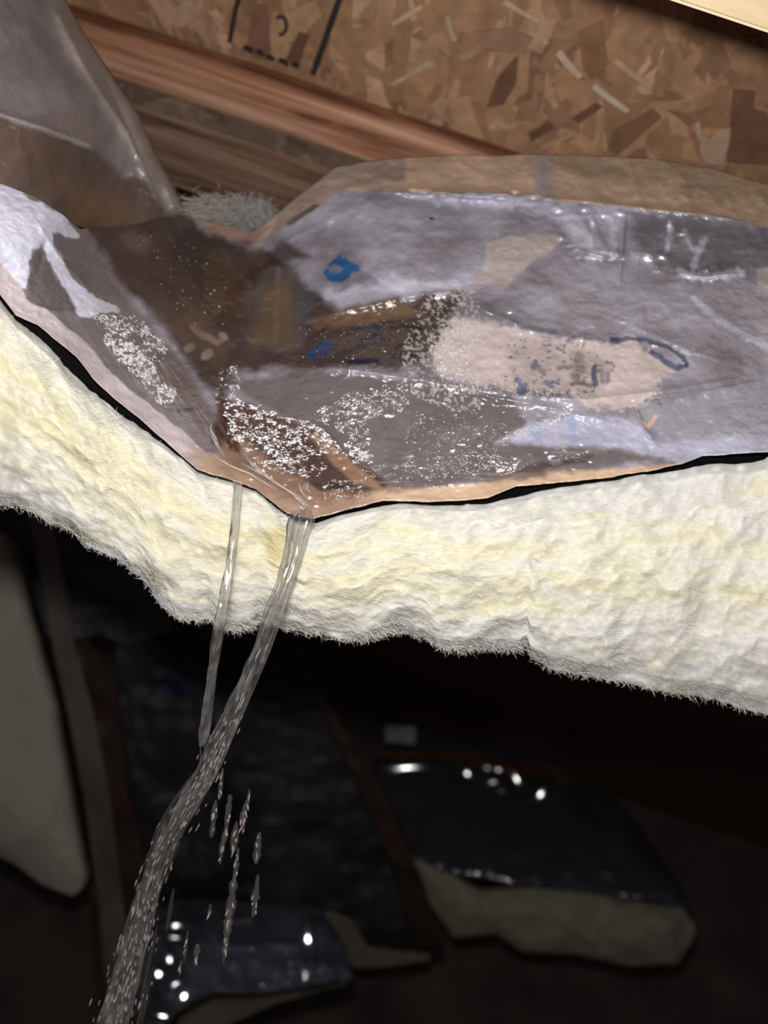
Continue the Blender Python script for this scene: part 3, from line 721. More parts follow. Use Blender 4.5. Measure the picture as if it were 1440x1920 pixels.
def fibers(name, n, X, Y, D, Cc, parent, lmin, lmax, out, wid, edge=False, spread=.35, dirx=(1, .25)):
    Vs, Cs = [], []
    nv, nb = X.shape
    jj = rng.integers(2, nb - 2, n)
    ii = rng.integers(16, nv - 2, n) if not edge else nv - 1 - (np.abs(rng.normal(0, 5, n))).astype(int).clip(0, nv - 1)
    K = 5
    t = np.linspace(0, 1, K)
    L = rng.uniform(lmin, lmax, n); a = rng.normal(0, spread, n) + np.arctan2(dirx[1], dirx[0])
    if edge: a = rng.normal(.3, .7, n)
    cur = rng.normal(0, 1.6 if edge else .5, n)
    ang = a[:, None] + cur[:, None] * t
    stp = L[:, None] / K
    xs = X[ii, jj][:, None] + np.cumsum(np.cos(ang) * stp, 1) - L[:, None] / 2 * (0 if edge else 1) * np.cos(a)[:, None]
    ys = Y[ii, jj][:, None] + np.cumsum(np.sin(ang) * stp, 1) - L[:, None] / 2 * (0 if edge else 1) * np.sin(a)[:, None]
    ds = D[ii, jj][:, None] - rng.uniform(0, out, n)[:, None] * np.sin(np.pi * t) - .0003
    c = P(xs, ys, ds)
    nx, ny = -np.sin(ang), np.cos(ang)
    wv = wid * np.sin(np.pi * (t * .86 + .07)) * rng.uniform(.5, 1.3, n)[:, None]
    A = P(xs + nx * wv, ys + ny * wv, ds); B = P(xs - nx * wv, ys - ny * wv, ds)
    V = np.stack([A, B], 2).reshape(-1, 3)
    base = (np.arange(n) * K * 2)[:, None] + (np.arange(K - 1) * 2)[None]
    F = np.stack([base, base + 1, base + 3, base + 2], -1).reshape(-1, 4)
    col = np.repeat(Cc[ii, jj] * np.r_[1, 1, 1, 1] * rng.uniform(.96, 1.05, n)[:, None], K * 2, 0)
    col[:, 3] = 1
    o = link(name, mesh_np(name, V, F, col), parent, (M_fiber,))
    tag(o, kind='stuff')
fibers('loose_fibers', 19000, BX, BY, BD, BC, batt, 14, 50, .0005, .26, spread=.3, dirx=(1, .25))
fibers('edge_fibers', 5200, BX, BY, BD + .001, BC, batt, 6, 15, .001, .24, edge=True)

# ------------------------------------------------------------------ white specks modelled as glints on the wet facing
def glint_specks(name, regions, parent):
    Xs, Ys, R, E = [], [], [], []
    for poly, n, rmin, rmax, el, ang in regions:
        p = np.array(poly); lo, hi = p.min(0), p.max(0)
        k = 0
        while k < n:
            x = rng.uniform(lo[0], hi[0], 4 * n); y = rng.uniform(lo[1], hi[1], 4 * n)
            ok = (poly_sd(x, y, poly) > 14 * fbm(x / 25, y / 25, 3, 2)) & (rng.random(4 * n) < sstep(-.25, .3, fbm(x / 9, y / 6, 6, 3)))
            x, y = x[ok][:n - k], y[ok][:n - k]
            Xs.append(x); Ys.append(y); k += len(x)
            R.append(rmin + (rmax - rmin) * rng.random(len(x)) ** 2.5)
            E.append(np.tile([el, ang], (len(x), 1)))
            if len(x) == 0: break
    x = np.concatenate(Xs); y = np.concatenate(Ys); r = np.concatenate(R); e = np.concatenate(E)
    d = facing_depth(x, y)
    c = P(x, y, d - .0003)
    n = len(x)
    s = r * d / FPX
    ca, sa = np.cos(e[:, 1]), np.sin(e[:, 1])
    ax = (ca[:, None] * RT - sa[:, None] * UP) * (s * e[:, 0] * rng.uniform(.7, 1.4, n))[:, None]
    ay = (sa[:, None] * RT + ca[:, None] * UP) * s[:, None]
    az = -fwd * (s * .7)[:, None]
    V = np.stack([c + ax, c + ay, c - ax, c - ay, c + az, c - az], 1).reshape(-1, 3)
    T = np.array([(0, 1, 4), (1, 2, 4), (2, 3, 4), (3, 0, 4), (1, 0, 5), (2, 1, 5), (3, 2, 5), (0, 3, 5)])
    F = (np.arange(n) * 6)[:, None, None] + T[None]
    o = link(name, mesh_np(name, V, F.reshape(-1, 3), smooth=True), parent, (M_glint,))
    tag(o, kind='stuff')
    return o
G0 = [([(420, 745), (500, 770), (590, 800), (640, 830), (660, 860), (600, 850), (560, 880), (470, 850), (420, 800)], 900, 1.0, 3.4, 1.8, .1),
      ([(470, 860), (560, 850), (620, 870), (600, 895), (520, 890)], 150, .9, 2.6, 2.2, -.1),
      ([(590, 780), (640, 740), (720, 720), (790, 725), (760, 760), (690, 790), (700, 850), (660, 870), (640, 820)], 600, .8, 3.0, 1.3, -.3),
      ([(640, 830), (700, 840), (700, 870), (660, 868)], 150, .8, 2.6, 1.5, .3),
      ([(410, 690), (450, 680), (450, 730), (405, 760)], 70, .8, 2.4, 1.4, -.8),
      ([(200, 640), (260, 650), (330, 740), (310, 765), (240, 700)], 380, .45, 1.0, 5.5, .75),
      ([(160, 590), (260, 590), (320, 660), (290, 700), (200, 640)], 300, .4, .9, 5.0, .7),
      ([(800, 640), (850, 590), (900, 610), (880, 700), (830, 720)], 320, .8, 2.4, 1.3, 0),
      ([(815, 690), (880, 700), (1060, 735), (1040, 750), (860, 730)], 160, .7, 1.9, 1.5, .15),
      ([(760, 770), (960, 790), (960, 850), (760, 880)], 170, .7, 2.0, 1.6, -.3),
      ([(930, 830), (1010, 790), (1060, 760), (1070, 780), (1000, 810)], 160, .7, 2.0, 1.8, -.5),
      ([(680, 880), (900, 850), (1000, 850), (900, 890), (740, 905)], 160, .6, 1.6, 2.4, -.15),
      ([(560, 590), (830, 560), (830, 700), (560, 690)], 70, .7, 1.8, 1.3, 0),
      ([(250, 440), (440, 470), (430, 650), (300, 560)], 25, .7, 2.2, 1.3, 0),
      ([(600, 905), (690, 895), (690, 930), (600, 945)], 70, .8, 2.0, 2.0, -.3)]
glint_specks('white_glints', [(p_, int(n_ * 1.0), a_ * .75, b_ * .8, e_, g_) for p_, n_, a_, b_, e_, g_ in G0], batt)
glint_specks('fine_glints', [(p_, int(n_ * 2.6), .35, .95, e_, g_) for p_, n_, a_, b_, e_, g_ in G0], batt)

# ------------------------------------------------------------------ flap of facing at the upper left and the tufts behind
fp_top = [(-100, -90), (-20, -90), (70, -90), (105, -50), (118, 0), (160, 70), (205, 135), (258, 210), (292, 285), (330, 350), (347, 392)]
fl_u = np.linspace(0, 1, 150); fl_v = np.linspace(0, 1, 110)[:, None]
ax_, ay_ = pl_at([(70, -110), (118, -10), (160, 65), (205, 133), (258, 210), (290, 285), (328, 350), (345, 392)], fl_u)   # right silhouette
bx_, by_ = pl_at([(-120, -110), (-120, 100), (-120, 290), (-20, 350), (70, 400), (130, 420), (200, 440), (300, 425), (338, 402)], fl_u)  # left and lower edge
FX = ax_ * (1 - fl_v) + bx_ * fl_v; FY = ay_ * (1 - fl_v) + by_ * fl_v
fdep = rbf([(70, -110, .50), (118, 0, .51), (205, 133, .53), (290, 285, .56), (345, 392, .59), (-120, -110, .43), (-120, 290, .42), (0, 345, .44), (118, 402, .49), (200, 440, .545), (300, 425, .585), (80, 120, .475), (150, 270, .50), (60, 300, .455), (230, 330, .55)])
def fl_d(x, y):
    d = fdep(x, y) - .005 * fbm(x / 120, y / 120, 3, 4) - .001 * fbm(x / 25, y / 25, 5, 3)
    for pl, h, wd in (([(110, 30), (160, 130), (240, 250), (300, 390)], .006, 14), ([(0, 215), (80, 240), (170, 275)], .006, 10), ([(250, 330), (310, 350), (330, 400)], .004, 10), ([(200, 150), (260, 280)], -.003, 9)):
        q, t, s = seg_dist(x, y, pl); d = d - h * np.exp(-q / wd)
    return d + .012 * np.exp(-fl_v * 18)
C = np.ones(FX.shape + (4,)) * np.r_[lin((120, 110, 110)), .38]
GX, GY = FX, FY
lay(sstep(0, .4, fbm(FX / 70, FY / 70, 2, 4)), (138, 130, 134), .36, .5)
lay(soft([(-130, 210), (0, 215), (80, 245), (170, 275), (230, 330), (330, 370), (350, 450), (100, 460), (-130, 360)], 9, 12), (92, 74, 64), .3, .9)
lay(soft([(60, -120), (130, -20), (350, 395), (310, 400), (240, 270), (120, 90), (40, -100)], 10, 8), (146, 134, 126), .5, .8)
lay(soft([(120, 340), (230, 370), (250, 420), (130, 420)], 14, 12), (112, 88, 66), .3, .7)
lay(line([(0, 216), (80, 242), (170, 276)], 5), (168, 158, 158), None, .6)
flap = link('facing_flap', mesh_np('facing_flap', P(FX, FY, fl_d(FX, FY)), grid_faces(110, 150), C), None, (M_facing, M_asphalt))
so = flap.modifiers.new('thickness', 'SOLIDIFY'); so.thickness = 0.0007; so.offset = -1; so.material_offset = 1
tag(flap, 'grey brown translucent facing flap hanging in the upper left corner across the joist', 'facing')

def tuft(pxs, d, r, c, label, name='insulation_tuft'):
    """a small ragged clump of curled wool fibres"""
    n, K = 800, 7
    ctr = P(pxs[0], pxs[1], d)
    q = rng.normal(0, .5, (n, 3)); ln = np.linalg.norm(q, axis=1); q = q / np.maximum(1, ln)[:, None]
    dr = rng.normal(0, 1, (n, 3)); dr /= np.linalg.norm(dr, axis=1)[:, None]
    d2_ = rng.normal(0, 1, (n, 3)); d2_ /= np.linalg.norm(d2_, axis=1)[:, None]
    t = np.linspace(0, 1, K)[None, :, None]
    p = q[:, None] + .55 * (dr[:, None] * np.sin(t * 2.4) + d2_[:, None] * (1 - np.cos(t * 2.4)))
    p = ctr + p[..., :1] * r[0] * RT + p[..., 1:2] * r[1] * UP + p[..., 2:] * r[2] * fwd
    wv = .00028 * np.sin(np.pi * np.linspace(.08, .92, K))[None, :, None]
    sd_ = np.cross(dr, fwd); sd_ /= np.linalg.norm(sd_, axis=1)[:, None] + 1e-9
    V = np.stack([p + wv * sd_[:, None], p - wv * sd_[:, None]], 2).reshape(-1, 3)
    base = (np.arange(n) * K * 2)[:, None] + (np.arange(K - 1) * 2)[None]
    F = np.stack([base, base + 1, base + 3, base + 2], -1).reshape(-1, 4)
    o = link(name, mesh_np(name, V, F, np.tile(np.r_[lin(c), 1], (len(V), 1))), None, (M_fiber,))
    return tag(o, label, 'insulation', 'wool tufts behind the facing')
tuft((400, 398), .60, (.020, .010, .012), (168, 162, 152), 'yellowish wool tuft in the gap below the joist, largest of the three')
tuft((452, 402), .60, (.010, .010, .008), (150, 148, 146), 'grey wool tuft in the gap below the joist, middle of the three')
tuft((490, 404), .60, (.009, .009, .008), (150, 148, 146), 'small grey wool tuft against the right facing rim below the joist')

# ------------------------------------------------------------------ water
def tube_path(cx, cy, cd, wpx, flat, seed, nr=28, amp=.18, n=160):
    t = np.linspace(0, 1, n)
    cy = np.array(cy, float); s = (cy - cy[0]) / (cy[-1] - cy[0])
    X = np.interp(t, s, cx); Y = np.interp(t, s, cy); D = np.interp(t, s, cd); W = np.interp(t, s, wpx)
    k = np.ones(7) / 7
    X = np.convolve(np.pad(X, 3, 'edge'), k, 'valid')
    a = np.linspace(0, 2 * np.pi, nr, endpoint=False)[None]
    rad = 1 + amp * fbm(a * 2.2 + 0 * t[:, None], t[:, None] * 9, seed, 3) * np.sin(a / 2) ** 2 * 2 + .14 * vn(a * 1.2 + t[:, None] * 34, t[:, None] * 20 + a * .6, seed + 2)
    fall = np.array([0.0, 0.0, -1.0])
    ctr = P(X, Y, D)
    tang = np.gradient(ctr, axis=0); tang /= np.linalg.norm(tang, axis=1)[:, None]
    side = np.cross(tang, fwd); side /= np.linalg.norm(side, axis=1)[:, None]
    nrm = np.cross(side, tang)
    sc = (W / 2 * D / FPX)[:, None, None]
    V = ctr[:, None] + sc * rad[..., None] * (np.cos(a)[..., None] * side[:, None] + flat * np.sin(a)[..., None] * nrm[:, None])
    F = grid_faces(n, nr, True)
    caps = []
    V2 = np.concatenate([V.reshape(-1, 3), ctr[:1], ctr[-1:]])
    j = np.arange(nr); N = n * nr
    F2 = np.concatenate([F, np.stack([np.full(nr, N), j, (j + 1) % nr, (j + 1) % nr], 1)[:, :4]]) if False else F
    return V, F
def fall_depth(y, y0, d0, y1, d1):
    return np.interp(y, [y0, y1], [d0, d1])
MX = [(578, 945), (570, 970), (560, 1005), (548, 1060), (533, 1105), (516, 1150), (494, 1210), (468, 1270), (442, 1330), (413, 1390), (388, 1450), (352, 1510), (322, 1560), (296, 1620), (276, 1680), (262, 1740), (247, 1800), (232, 1860), (214, 1930)]
MW = [5, 40, 36, 30, 32, 34, 36, 38, 42, 46, 44, 52, 50, 52, 56, 62, 66, 72, 80]
m_ = np.array(MX, float)
md = np.interp(m_[:, 1], [948, 1930], [.412, .362])
stream = empty('water_stream', (0, 0, 0), 'main stream of clear water pouring from the brown spout to the lower left', 'water')
V, F = tube_path(m_[:, 0], m_[:, 1], md, np.array(MW) * np.interp(m_[:, 1], [948, 1400, 1930], [1, .8, .62]), .30, 2, nr=36, amp=.5, n=260)
link('jet', mesh_np('jet', V, F), stream, (M_jet,))
def strand_set(name, n, path, pw, pd, lo, hi, lmin, lmax, wmin, wmax, parent, m, spread=.5):
    Vs, Fs = [], []; off = 0
    p = np.array(path, float)
    for i in range(n):
        y0 = rng.uniform(lo, hi); y1 = y0 + rng.uniform(lmin, lmax)
        f = rng.normal(0, spread * .5)
        f = max(-.75, min(.75, f))
        ys = np.linspace(y0, y1, 14)
        wv = np.interp(ys, p[:, 1], pw)
        xs = np.interp(ys, p[:, 1], p[:, 0]) + f * wv + 1.5 * vn(ys / 40, ys * 0 + i * 3.1, 2)
        d = np.interp(ys, p[:, 1], pd) + rng.normal(0, .004)
        w_ = rng.uniform(wmin, wmax) * np.sin(np.pi * np.linspace(.04, .96, 14)) ** .6
        c = P(xs, ys, d)
        a = np.linspace(0, 2 * np.pi, 6, endpoint=False)
        sc = (w_ * d / FPX)[:, None, None]
        Vv = c[:, None] + sc * (np.cos(a)[None, :, None] * RT - np.sin(a)[None, :, None] * fwd)
        Vs.append(Vv.reshape(-1, 3)); Fs.append(grid_faces(14, 6, True) + off); off += 84
    o = link(name, mesh_np(name, np.concatenate(Vs), np.concatenate(Fs)), parent, (m,))
    return tag(o, kind='stuff')
strand_set('water_strands', 60, MX, MW, md, 1180, 1900, 50, 200, .7, 2.4, stream, M_foam)
strand_set('side_strands', 34, MX, np.array(MW) * 1.15, md, 1420, 1880, 60, 200, 2.0, 5.0, stream, M_faint, spread=.5)
strand_set('upper_strands', 16, MX, MW, md, 960, 1150, 60, 160, .6, 1.6, stream, M_water)
strand_set('glint_droplets', 330, MX, np.array(MW) * 1.15, md - .006, 1340, 1915, 5, 16, .3, .75, stream, M_glint_spray)  # droplets whitened to carry their sparkle
strand_set('upper_glints', 16, MX, np.array(MW) * .7, md - .007, 985, 1330, 8, 34, .5, 1.1, stream, M_glint_spray)  # white threads modelled as highlights on the jet

T2 = [(446, 903), (446, 930), (441, 985), (433, 1050), (424, 1110), (414, 1160), (404, 1215), (397, 1270), (391, 1320), (384, 1370), (378, 1400)]
W2 = [15, 13, 15, 14, 17, 19, 17, 17, 18, 20, 12]
t2 = np.array(T2, float); d2 = np.interp(t2[:, 1], [903, 1400], [.410, .385])
s2 = empty('water_stream', (0, 0, 0), 'thin straight trickle of clear water falling left of the main stream', 'water')
V, F = tube_path(t2[:, 0], t2[:, 1], d2, W2, .45, 5, nr=20, amp=.4, n=150)
link('jet', mesh_np('jet', V, F), s2, (M_jet,))
strand_set('water_strands', 14, T2, W2, d2, 1100, 1360, 60, 160, .5, 1.2, s2, M_foam)

drips = [(418, 1440, 60, 6), (405, 1500, 70, 8), (432, 1490, 90, 9), (444, 1540, 60, 9), (462, 1500, 60, 6), (447, 1590, 80, 8), (440, 1640, 110, 12), (432, 1700, 70, 12), (487, 1560, 60, 10), (484, 1640, 80, 10), (395, 1695, 24, 6), (371, 1770, 40, 8), (352, 1745, 60, 4), (425, 1755, 50, 8), (340, 1800, 30, 5), (468, 1480, 40, 5), (420, 1560, 60, 6), (456, 1520, 30, 6)]
for x, y, L, wd in drips:
    n, k = 14, 8
    ys = np.linspace(y, y + L, n); xs = x - .12 * (ys - y)
    d = np.interp(ys, [1400, 1920], [.39, .37])
    w_ = wd * .7 * np.sin(np.pi * np.linspace(.03, .97, n)) ** .45 * (1 + 1.1 * vn(ys / 9, ys * 0 + x, 3))
    c = P(xs, ys, d); a = np.linspace(0, 2 * np.pi, k, endpoint=False)
    sc = (w_ * d / FPX)[:, None, None]
    Vv = c[:, None] + sc * (np.cos(a)[None, :, None] * RT - np.sin(a)[None, :, None] * fwd * .8)
    o = link('water_drip', mesh_np('water_drip', Vv, grid_faces(n, k, True)), None, (M_foam,))
    for q in range(2 if L < 50 else 4):
        f = rng.uniform(.1, .9); bxx = x - .12 * L * f + rng.uniform(-wd, wd) * .4; byy = y + L * f
        k2 = 9; yy_ = np.linspace(byy, byy + rng.uniform(5, 15), k2); xx_ = bxx + rng.uniform(-.6, .3) * (yy_ - byy) + 1.5 * vn(yy_ / 3, yy_ * 0 + q, 2)
        w2 = rng.uniform(.6, 1.5) * np.sin(np.pi * np.linspace(.05, .95, k2)); d2_ = np.full(k2, float(d.mean()) - .003)
        c2 = P(xx_, yy_, d2_); sc2 = (w2 * d2_ / FPX)[:, None, None]
        glint_bead = c2[:, None] + sc2 * (np.cos(a)[None, :, None] * RT - np.sin(a)[None, :, None] * fwd)
        link('glint_bead', mesh_np('glint_bead', glint_bead, grid_faces(k2, k, True)), o, (M_glint_spray,))  # small white shapes modelled as glints on the drop
    tag(o, 'stretched drop of clear water falling beside the main stream', 'water drop', 'falling drops beside the stream')

# water lying in the fold above the spout
PQ = [(392, 800), (405, 770), (430, 755), (520, 785), (600, 810), (660, 850), (722, 905), (700, 935), (640, 950), (588, 966), (545, 955), (500, 915), (440, 888), (400, 870)]
gx, gy = np.meshgrid(np.linspace(385, 730, 170), np.linspace(748, 972, 120))
sd = poly_sd(gx, gy, PQ)
fx = (gx - 400) * .75 + (gy - 760) * .65; fy = -(gx - 400) * .65 + (gy - 760) * .75
rip = .0006 * fbm(fx / 50, fy / 7, 2, 3) + .0006 * fbm(gx / 12, gy / 9, 5, 2)
dd = facing_depth(gx, gy, False) - .0016 * sstep(-2, 26, sd) - rip * sstep(0, 20, sd) + .0008
V = P(gx, gy, dd)
F = grid_faces(120, 170)
keep = (sd.ravel()[F] > -3).all(1)
F = F[keep]
used = np.unique(F); mp_ = np.full(gx.size, -1); mp_[used] = np.arange(len(used))
pool = link('water_pool', mesh_np('water_pool', V.reshape(-1, 3)[used], mp_[F]), None, (M_film,))
tag(pool, 'rippled clear water lying in the brown fold just above the spout', 'water')
so = pool.modifiers.new('thickness', 'SOLIDIFY'); so.thickness = 0.0009; so.offset = -1

# ------------------------------------------------------------------ dark things behind
def loft(name, A, B, d, thick, m, cols, parent=None, nu=120, nv=60, bulge=0.0, noise=(.01, 90), fine=(.0008, 40), crumple=0.0, bumps=(), tilt=(0, 0), seed=1):
    """a slab or sheet between two outlines, with a back side set deeper into the crawlspace"""
    uu = np.linspace(0, 1, nu)
    ax, ay = pl_at(A, uu); bx, by = pl_at(B, uu)
    vv = np.linspace(0, 1, nv)[:, None]
    X = ax * (1 - vv) + bx * vv; Y = ay * (1 - vv) + by * vv
    jx = sstep(0, .12, vv) * 0 + 1
    D = d(uu[None], vv) + 0 * X - bulge * np.sin(np.pi * vv) ** .7 * np.clip(np.sin(np.pi * uu)[None] * 2, 0, 1)
    D = D - noise[0] * fbm(X / noise[1], Y / noise[1], seed, 4) - fine[0] * fbm(X / fine[1], Y / fine[1], seed + 2, 3)
    if crumple:
        D = D + crumple * (np.abs(vn(X / 70, Y / 45, seed + 1)) + .6 * np.abs(vn(X / 40 + 3, Y / 34, seed + 3)))
    for (x, y, rx, ry, h, an) in bumps:
        ca, sa = math.cos(an), math.sin(an)
        p = ((X - x) * ca + (Y - y) * sa) / (rx * 1.25); q_ = (-(X - x) * sa + (Y - y) * ca) / (ry * 1.25)
        D = D - .5 * h * np.exp(-(p * p + q_ * q_))
    D = D + tilt[0] * (X - X.mean()) / 1000 + tilt[1] * (Y - Y.mean()) / 1000
    D = D * 1.32
    for (x, y, rx, ry, h, an) in bumps:
        k_ = np.argmin((X - x) ** 2 + (Y - y) ** 2); dk = D.ravel()[k_]
        D = facet(D, X, Y, [(x, y, rx * 1.45, ry * 1.45, an)], lambda a_, b_: np.array([dk]))
    front = P(X, Y, D)
    back = front + np.array([0, thick * .87, thick * .2])
    nf = nu * nv
    V = np.concatenate([front.reshape(-1, 3), back.reshape(-1, 3)])
    F1 = grid_faces(nv, nu); F2 = grid_faces(nv, nu)[:, ::-1] + nf
    i = np.arange(nu - 1); j = np.arange(nv - 1)
    E = [np.stack([i, i + 1, i + 1 + nf, i + nf], 1), np.stack([(nv - 1) * nu + i + 1, (nv - 1) * nu + i, (nv - 1) * nu + i + nf, (nv - 1) * nu + i + 1 + nf], 1),
         np.stack([(j + 1) * nu, j * nu, j * nu + nf, (j + 1) * nu + nf], 1), np.stack([j * nu + nu - 1, (j + 1) * nu + nu - 1, (j + 1) * nu + nu - 1 + nf, j * nu + nu - 1 + nf], 1)]
    col = cols(X, Y) if callable(cols) else np.ones(X.shape + (4,)) * np.r_[lin(cols), 1]
    col = np.concatenate([col.reshape(-1, 4)] * 2)
    return link(name, mesh_np(name, V, np.concatenate([F1, F2] + E), col), parent, (m,))

lb = empty('insulation_batt', (0, 0, 0), 'blurred grey fiberglass batt hanging down at the lower left edge', 'insulation')
loft('fiberglass_core', [(-200, 900), (10, 1000), (48, 1150), (70, 1230), (98, 1330), (110, 1400), (128, 1480), (146, 1570), (158, 1650), (150, 1668)], [(-420, 940), (-420, 1100), (-420, 1300), (-400, 1450), (-240, 1520), (-40, 1590), (30, 1622), (80, 1660), (136, 1680)],
     lambda u_, v_: .92 + .0 * u_, .09, M_wool, (180, 171, 160), lb, bulge=.03)
o = loft('facing_strip', [(95, 960), (118, 1080), (140, 1220), (172, 1330), (205, 1500), (222, 1640), (238, 1760), (240, 1930)], [(52, 960), (80, 1100), (100, 1220), (128, 1340), (158, 1500), (178, 1640), (190, 1760), (205, 1930)],
     lambda u_, v_: .90 + .02 * v_, .004, M_darkfilm, (112, 104, 100), lb, nu=120, nv=24, noise=(.006, 60))
o['label'] = 'dull grey strip of facing'
o = loft('film_sheet', [(20, 960), (120, 960), (230, 1040), (300, 1130), (330, 1180)], [(20, 1100), (70, 1190), (130, 1200), (180, 1190), (240, 1210)], lambda u_, v_: 1.03 + .0 * u_, .004, M_darkfilm, (92, 90, 98), None, crumple=.03)
tag(o, 'dark wrinkled film bunched below the left half of the yellow batt', 'film')
o = loft('brown_paper', [(150, 1180), (185, 1230), (205, 1330), (230, 1420), (280, 1930)], [(90, 1180), (120, 1280), (140, 1380), (150, 1500), (190, 1930)], lambda u_, v_: 1.08 + .0 * u_, .004, M_darkfilm, (72, 52, 44), None, noise=(.01, 80))
tag(o, 'dark brown kraft paper hanging behind the grey batt at lower left', 'paper')

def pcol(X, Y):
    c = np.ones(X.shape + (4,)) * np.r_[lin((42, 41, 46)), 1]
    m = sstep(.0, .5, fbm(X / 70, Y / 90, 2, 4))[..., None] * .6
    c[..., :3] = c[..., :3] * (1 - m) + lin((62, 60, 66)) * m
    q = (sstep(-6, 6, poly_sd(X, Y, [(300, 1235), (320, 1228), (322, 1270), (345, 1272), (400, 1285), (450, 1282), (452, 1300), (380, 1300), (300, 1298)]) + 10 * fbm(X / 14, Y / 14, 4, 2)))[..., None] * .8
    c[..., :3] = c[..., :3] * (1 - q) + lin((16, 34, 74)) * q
    e, _, _ = seg_dist(X, Y, [(565, 1225), (630, 1360), (700, 1500), (760, 1620)])
    q = (1 - sstep(3, 11, e))[..., None] * .7
    c[..., :3] = c[..., :3] * (1 - q) + lin((92, 86, 82)) * q
    return c
pb = empty('insulation_batt', (0, 0, 0), 'dark faced batt with faint blue print hanging below the yellow batt in shadow', 'insulation')
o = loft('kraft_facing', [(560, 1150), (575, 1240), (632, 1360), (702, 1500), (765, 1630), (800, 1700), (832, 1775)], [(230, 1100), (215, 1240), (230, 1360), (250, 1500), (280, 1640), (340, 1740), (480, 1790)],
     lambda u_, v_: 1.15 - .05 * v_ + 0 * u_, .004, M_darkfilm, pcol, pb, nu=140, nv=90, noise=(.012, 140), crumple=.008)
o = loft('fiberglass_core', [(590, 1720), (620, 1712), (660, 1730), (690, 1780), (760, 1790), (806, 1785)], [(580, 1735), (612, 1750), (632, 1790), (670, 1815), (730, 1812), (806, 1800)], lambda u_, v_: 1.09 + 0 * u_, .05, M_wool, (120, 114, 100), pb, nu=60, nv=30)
o = loft('wood_board', [(565, 1225), (640, 1360), (712, 1500), (780, 1630), (835, 1775)], [(555, 1225), (618, 1360), (684, 1500), (742, 1640), (782, 1785)], lambda u_, v_: 1.0 + 0 * u_, .03, M_brownboard, (60, 40, 32), None, nu=60, nv=12, noise=(.001, 90), fine=(.0005, 20))
tag(o, 'narrow dark brown board edging the dark faced batt', 'board')

CB = ((322, 1757, 26, 7, .010, .25), (308, 1785, 9, 22, .010, -.3), (318, 1800, 9, 16, .008, -.4), (297, 1825, 9, 14, .009, -.5), (330, 1848, 14, 14, .010, -.4), (345, 1868, 12, 12, .008, 0), (305, 1905, 20, 7, .008, .2), (574, 1812, 11, 28, .011, .05), (577, 1760, 10, 28, .009, 0), (330, 1735, 20, 7, .008, 0))
o = loft('plastic_bundle', [(250, 1740), (330, 1690), (440, 1690), (540, 1700), (600, 1705), (650, 1780), (660, 1830)], [(250, 1940), (300, 1945), (330, 1900), (400, 1862), (500, 1862), (600, 1850), (660, 1835)], lambda u_, v_: .86 + .0 * u_, .02, M_shiny, (92, 92, 106), None, nu=220, nv=120, bulge=.03, noise=(.016, 110), fine=(.0003, 50), crumple=.024, bumps=CB, tilt=(.15, -.8))
tag(o, 'crumpled shiny black plastic bundle at the bottom left of centre', 'plastic')
o = loft('insulation_offcut', [(340, 1880), (420, 1856), (520, 1850), (640, 1830)], [(330, 1940), (420, 1925), (520, 1880), (650, 1846)], lambda u_, v_: .92 + 0 * u_, .05, M_wool, (120, 114, 104), None, nu=60, nv=24)
tag(o, 'dim pale wool offcut under the crumpled black plastic', 'insulation')

RB = tuple((x, y, rx, ry, .010, an) for x, y, rx, ry, an in ((876, 1450, 8, 16, -.3), (914, 1440, 10, 9, 0), (935, 1443, 10, 9, 0), (937, 1480, 11, 9, 0), (968, 1460, 8, 26, -.4), (1014, 1488, 9, 22, .5), (925, 1466, 14, 8, 0), (760, 1440, 50, 9, 0)))
rb = empty('insulation_batt', (0, 0, 0), 'far fiberglass batt with black film facing at the lower right', 'insulation')
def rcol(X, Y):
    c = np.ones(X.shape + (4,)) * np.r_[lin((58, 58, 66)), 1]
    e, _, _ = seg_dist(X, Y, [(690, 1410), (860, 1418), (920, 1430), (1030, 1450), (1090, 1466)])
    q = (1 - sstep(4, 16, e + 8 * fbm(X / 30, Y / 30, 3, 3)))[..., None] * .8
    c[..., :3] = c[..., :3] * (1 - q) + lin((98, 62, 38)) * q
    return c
loft('black_film', [(660, 1330), (800, 1370), (940, 1400), (1060, 1430), (1180, 1520), (1290, 1680)], [(780, 1610), (860, 1640), (960, 1660), (1080, 1668), (1200, 1690), (1290, 1700)], lambda u_, v_: 1.16 + 0 * u_, .006, M_shiny, rcol, rb, nu=220, nv=110, bulge=.03, noise=(.012, 150), fine=(.0002, 60), crumple=.007, bumps=RB, tilt=(.1, -.9))
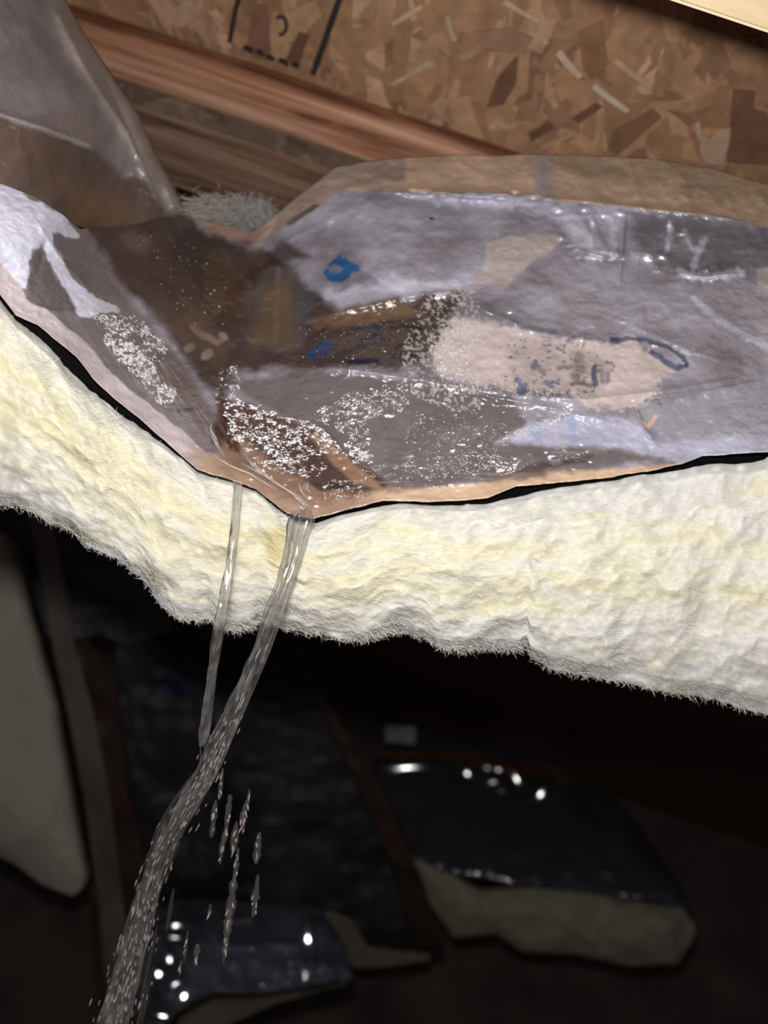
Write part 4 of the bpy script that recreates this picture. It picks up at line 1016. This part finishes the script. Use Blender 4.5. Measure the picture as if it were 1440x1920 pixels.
loft('fiberglass_core', [(778, 1612), (850, 1640), (900, 1668), (1000, 1660), (1100, 1668), (1200, 1680), (1280, 1700), (1304, 1740)], [(810, 1700), (850, 1758), (930, 1752), (980, 1785), (1080, 1790), (1180, 1812), (1270, 1808), (1300, 1760)], lambda u_, v_: 1.12 + 0 * u_, .10, M_wool, (158, 150, 132), rb, nu=120, nv=50, bulge=.03, noise=(.02, 60))
o = loft('facing_scrap', [(722, 1360), (776, 1362), (780, 1366)], [(722, 1392), (776, 1398), (780, 1396)], lambda u_, v_: 1.05 + 0 * u_, .004, M_darkfilm, (96, 96, 104), None, nu=20, nv=12)
tag(o, 'small grey scrap of film in the dark right of the hanging board', 'film')

# white tubes modelled as highlights on the running water
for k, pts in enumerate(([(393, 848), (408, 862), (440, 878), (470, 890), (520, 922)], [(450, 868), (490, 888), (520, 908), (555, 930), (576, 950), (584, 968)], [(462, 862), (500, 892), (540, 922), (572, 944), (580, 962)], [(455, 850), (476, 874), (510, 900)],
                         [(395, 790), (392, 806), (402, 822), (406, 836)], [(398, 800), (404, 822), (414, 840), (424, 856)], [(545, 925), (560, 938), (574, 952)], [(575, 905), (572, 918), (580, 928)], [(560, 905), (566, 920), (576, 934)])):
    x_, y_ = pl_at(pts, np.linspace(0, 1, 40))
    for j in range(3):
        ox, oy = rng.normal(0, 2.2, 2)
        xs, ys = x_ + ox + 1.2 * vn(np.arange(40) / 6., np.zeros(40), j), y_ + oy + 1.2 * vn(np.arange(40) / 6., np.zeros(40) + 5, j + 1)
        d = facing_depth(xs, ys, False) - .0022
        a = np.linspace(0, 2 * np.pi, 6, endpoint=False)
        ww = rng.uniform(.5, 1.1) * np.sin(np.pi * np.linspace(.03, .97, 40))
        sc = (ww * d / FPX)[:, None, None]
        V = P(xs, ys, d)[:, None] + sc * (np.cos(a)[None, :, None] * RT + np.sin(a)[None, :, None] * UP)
        o = link('flow_highlight', mesh_np('flow_highlight', V, grid_faces(40, 6, True)), pool, (M_glint_spray,))
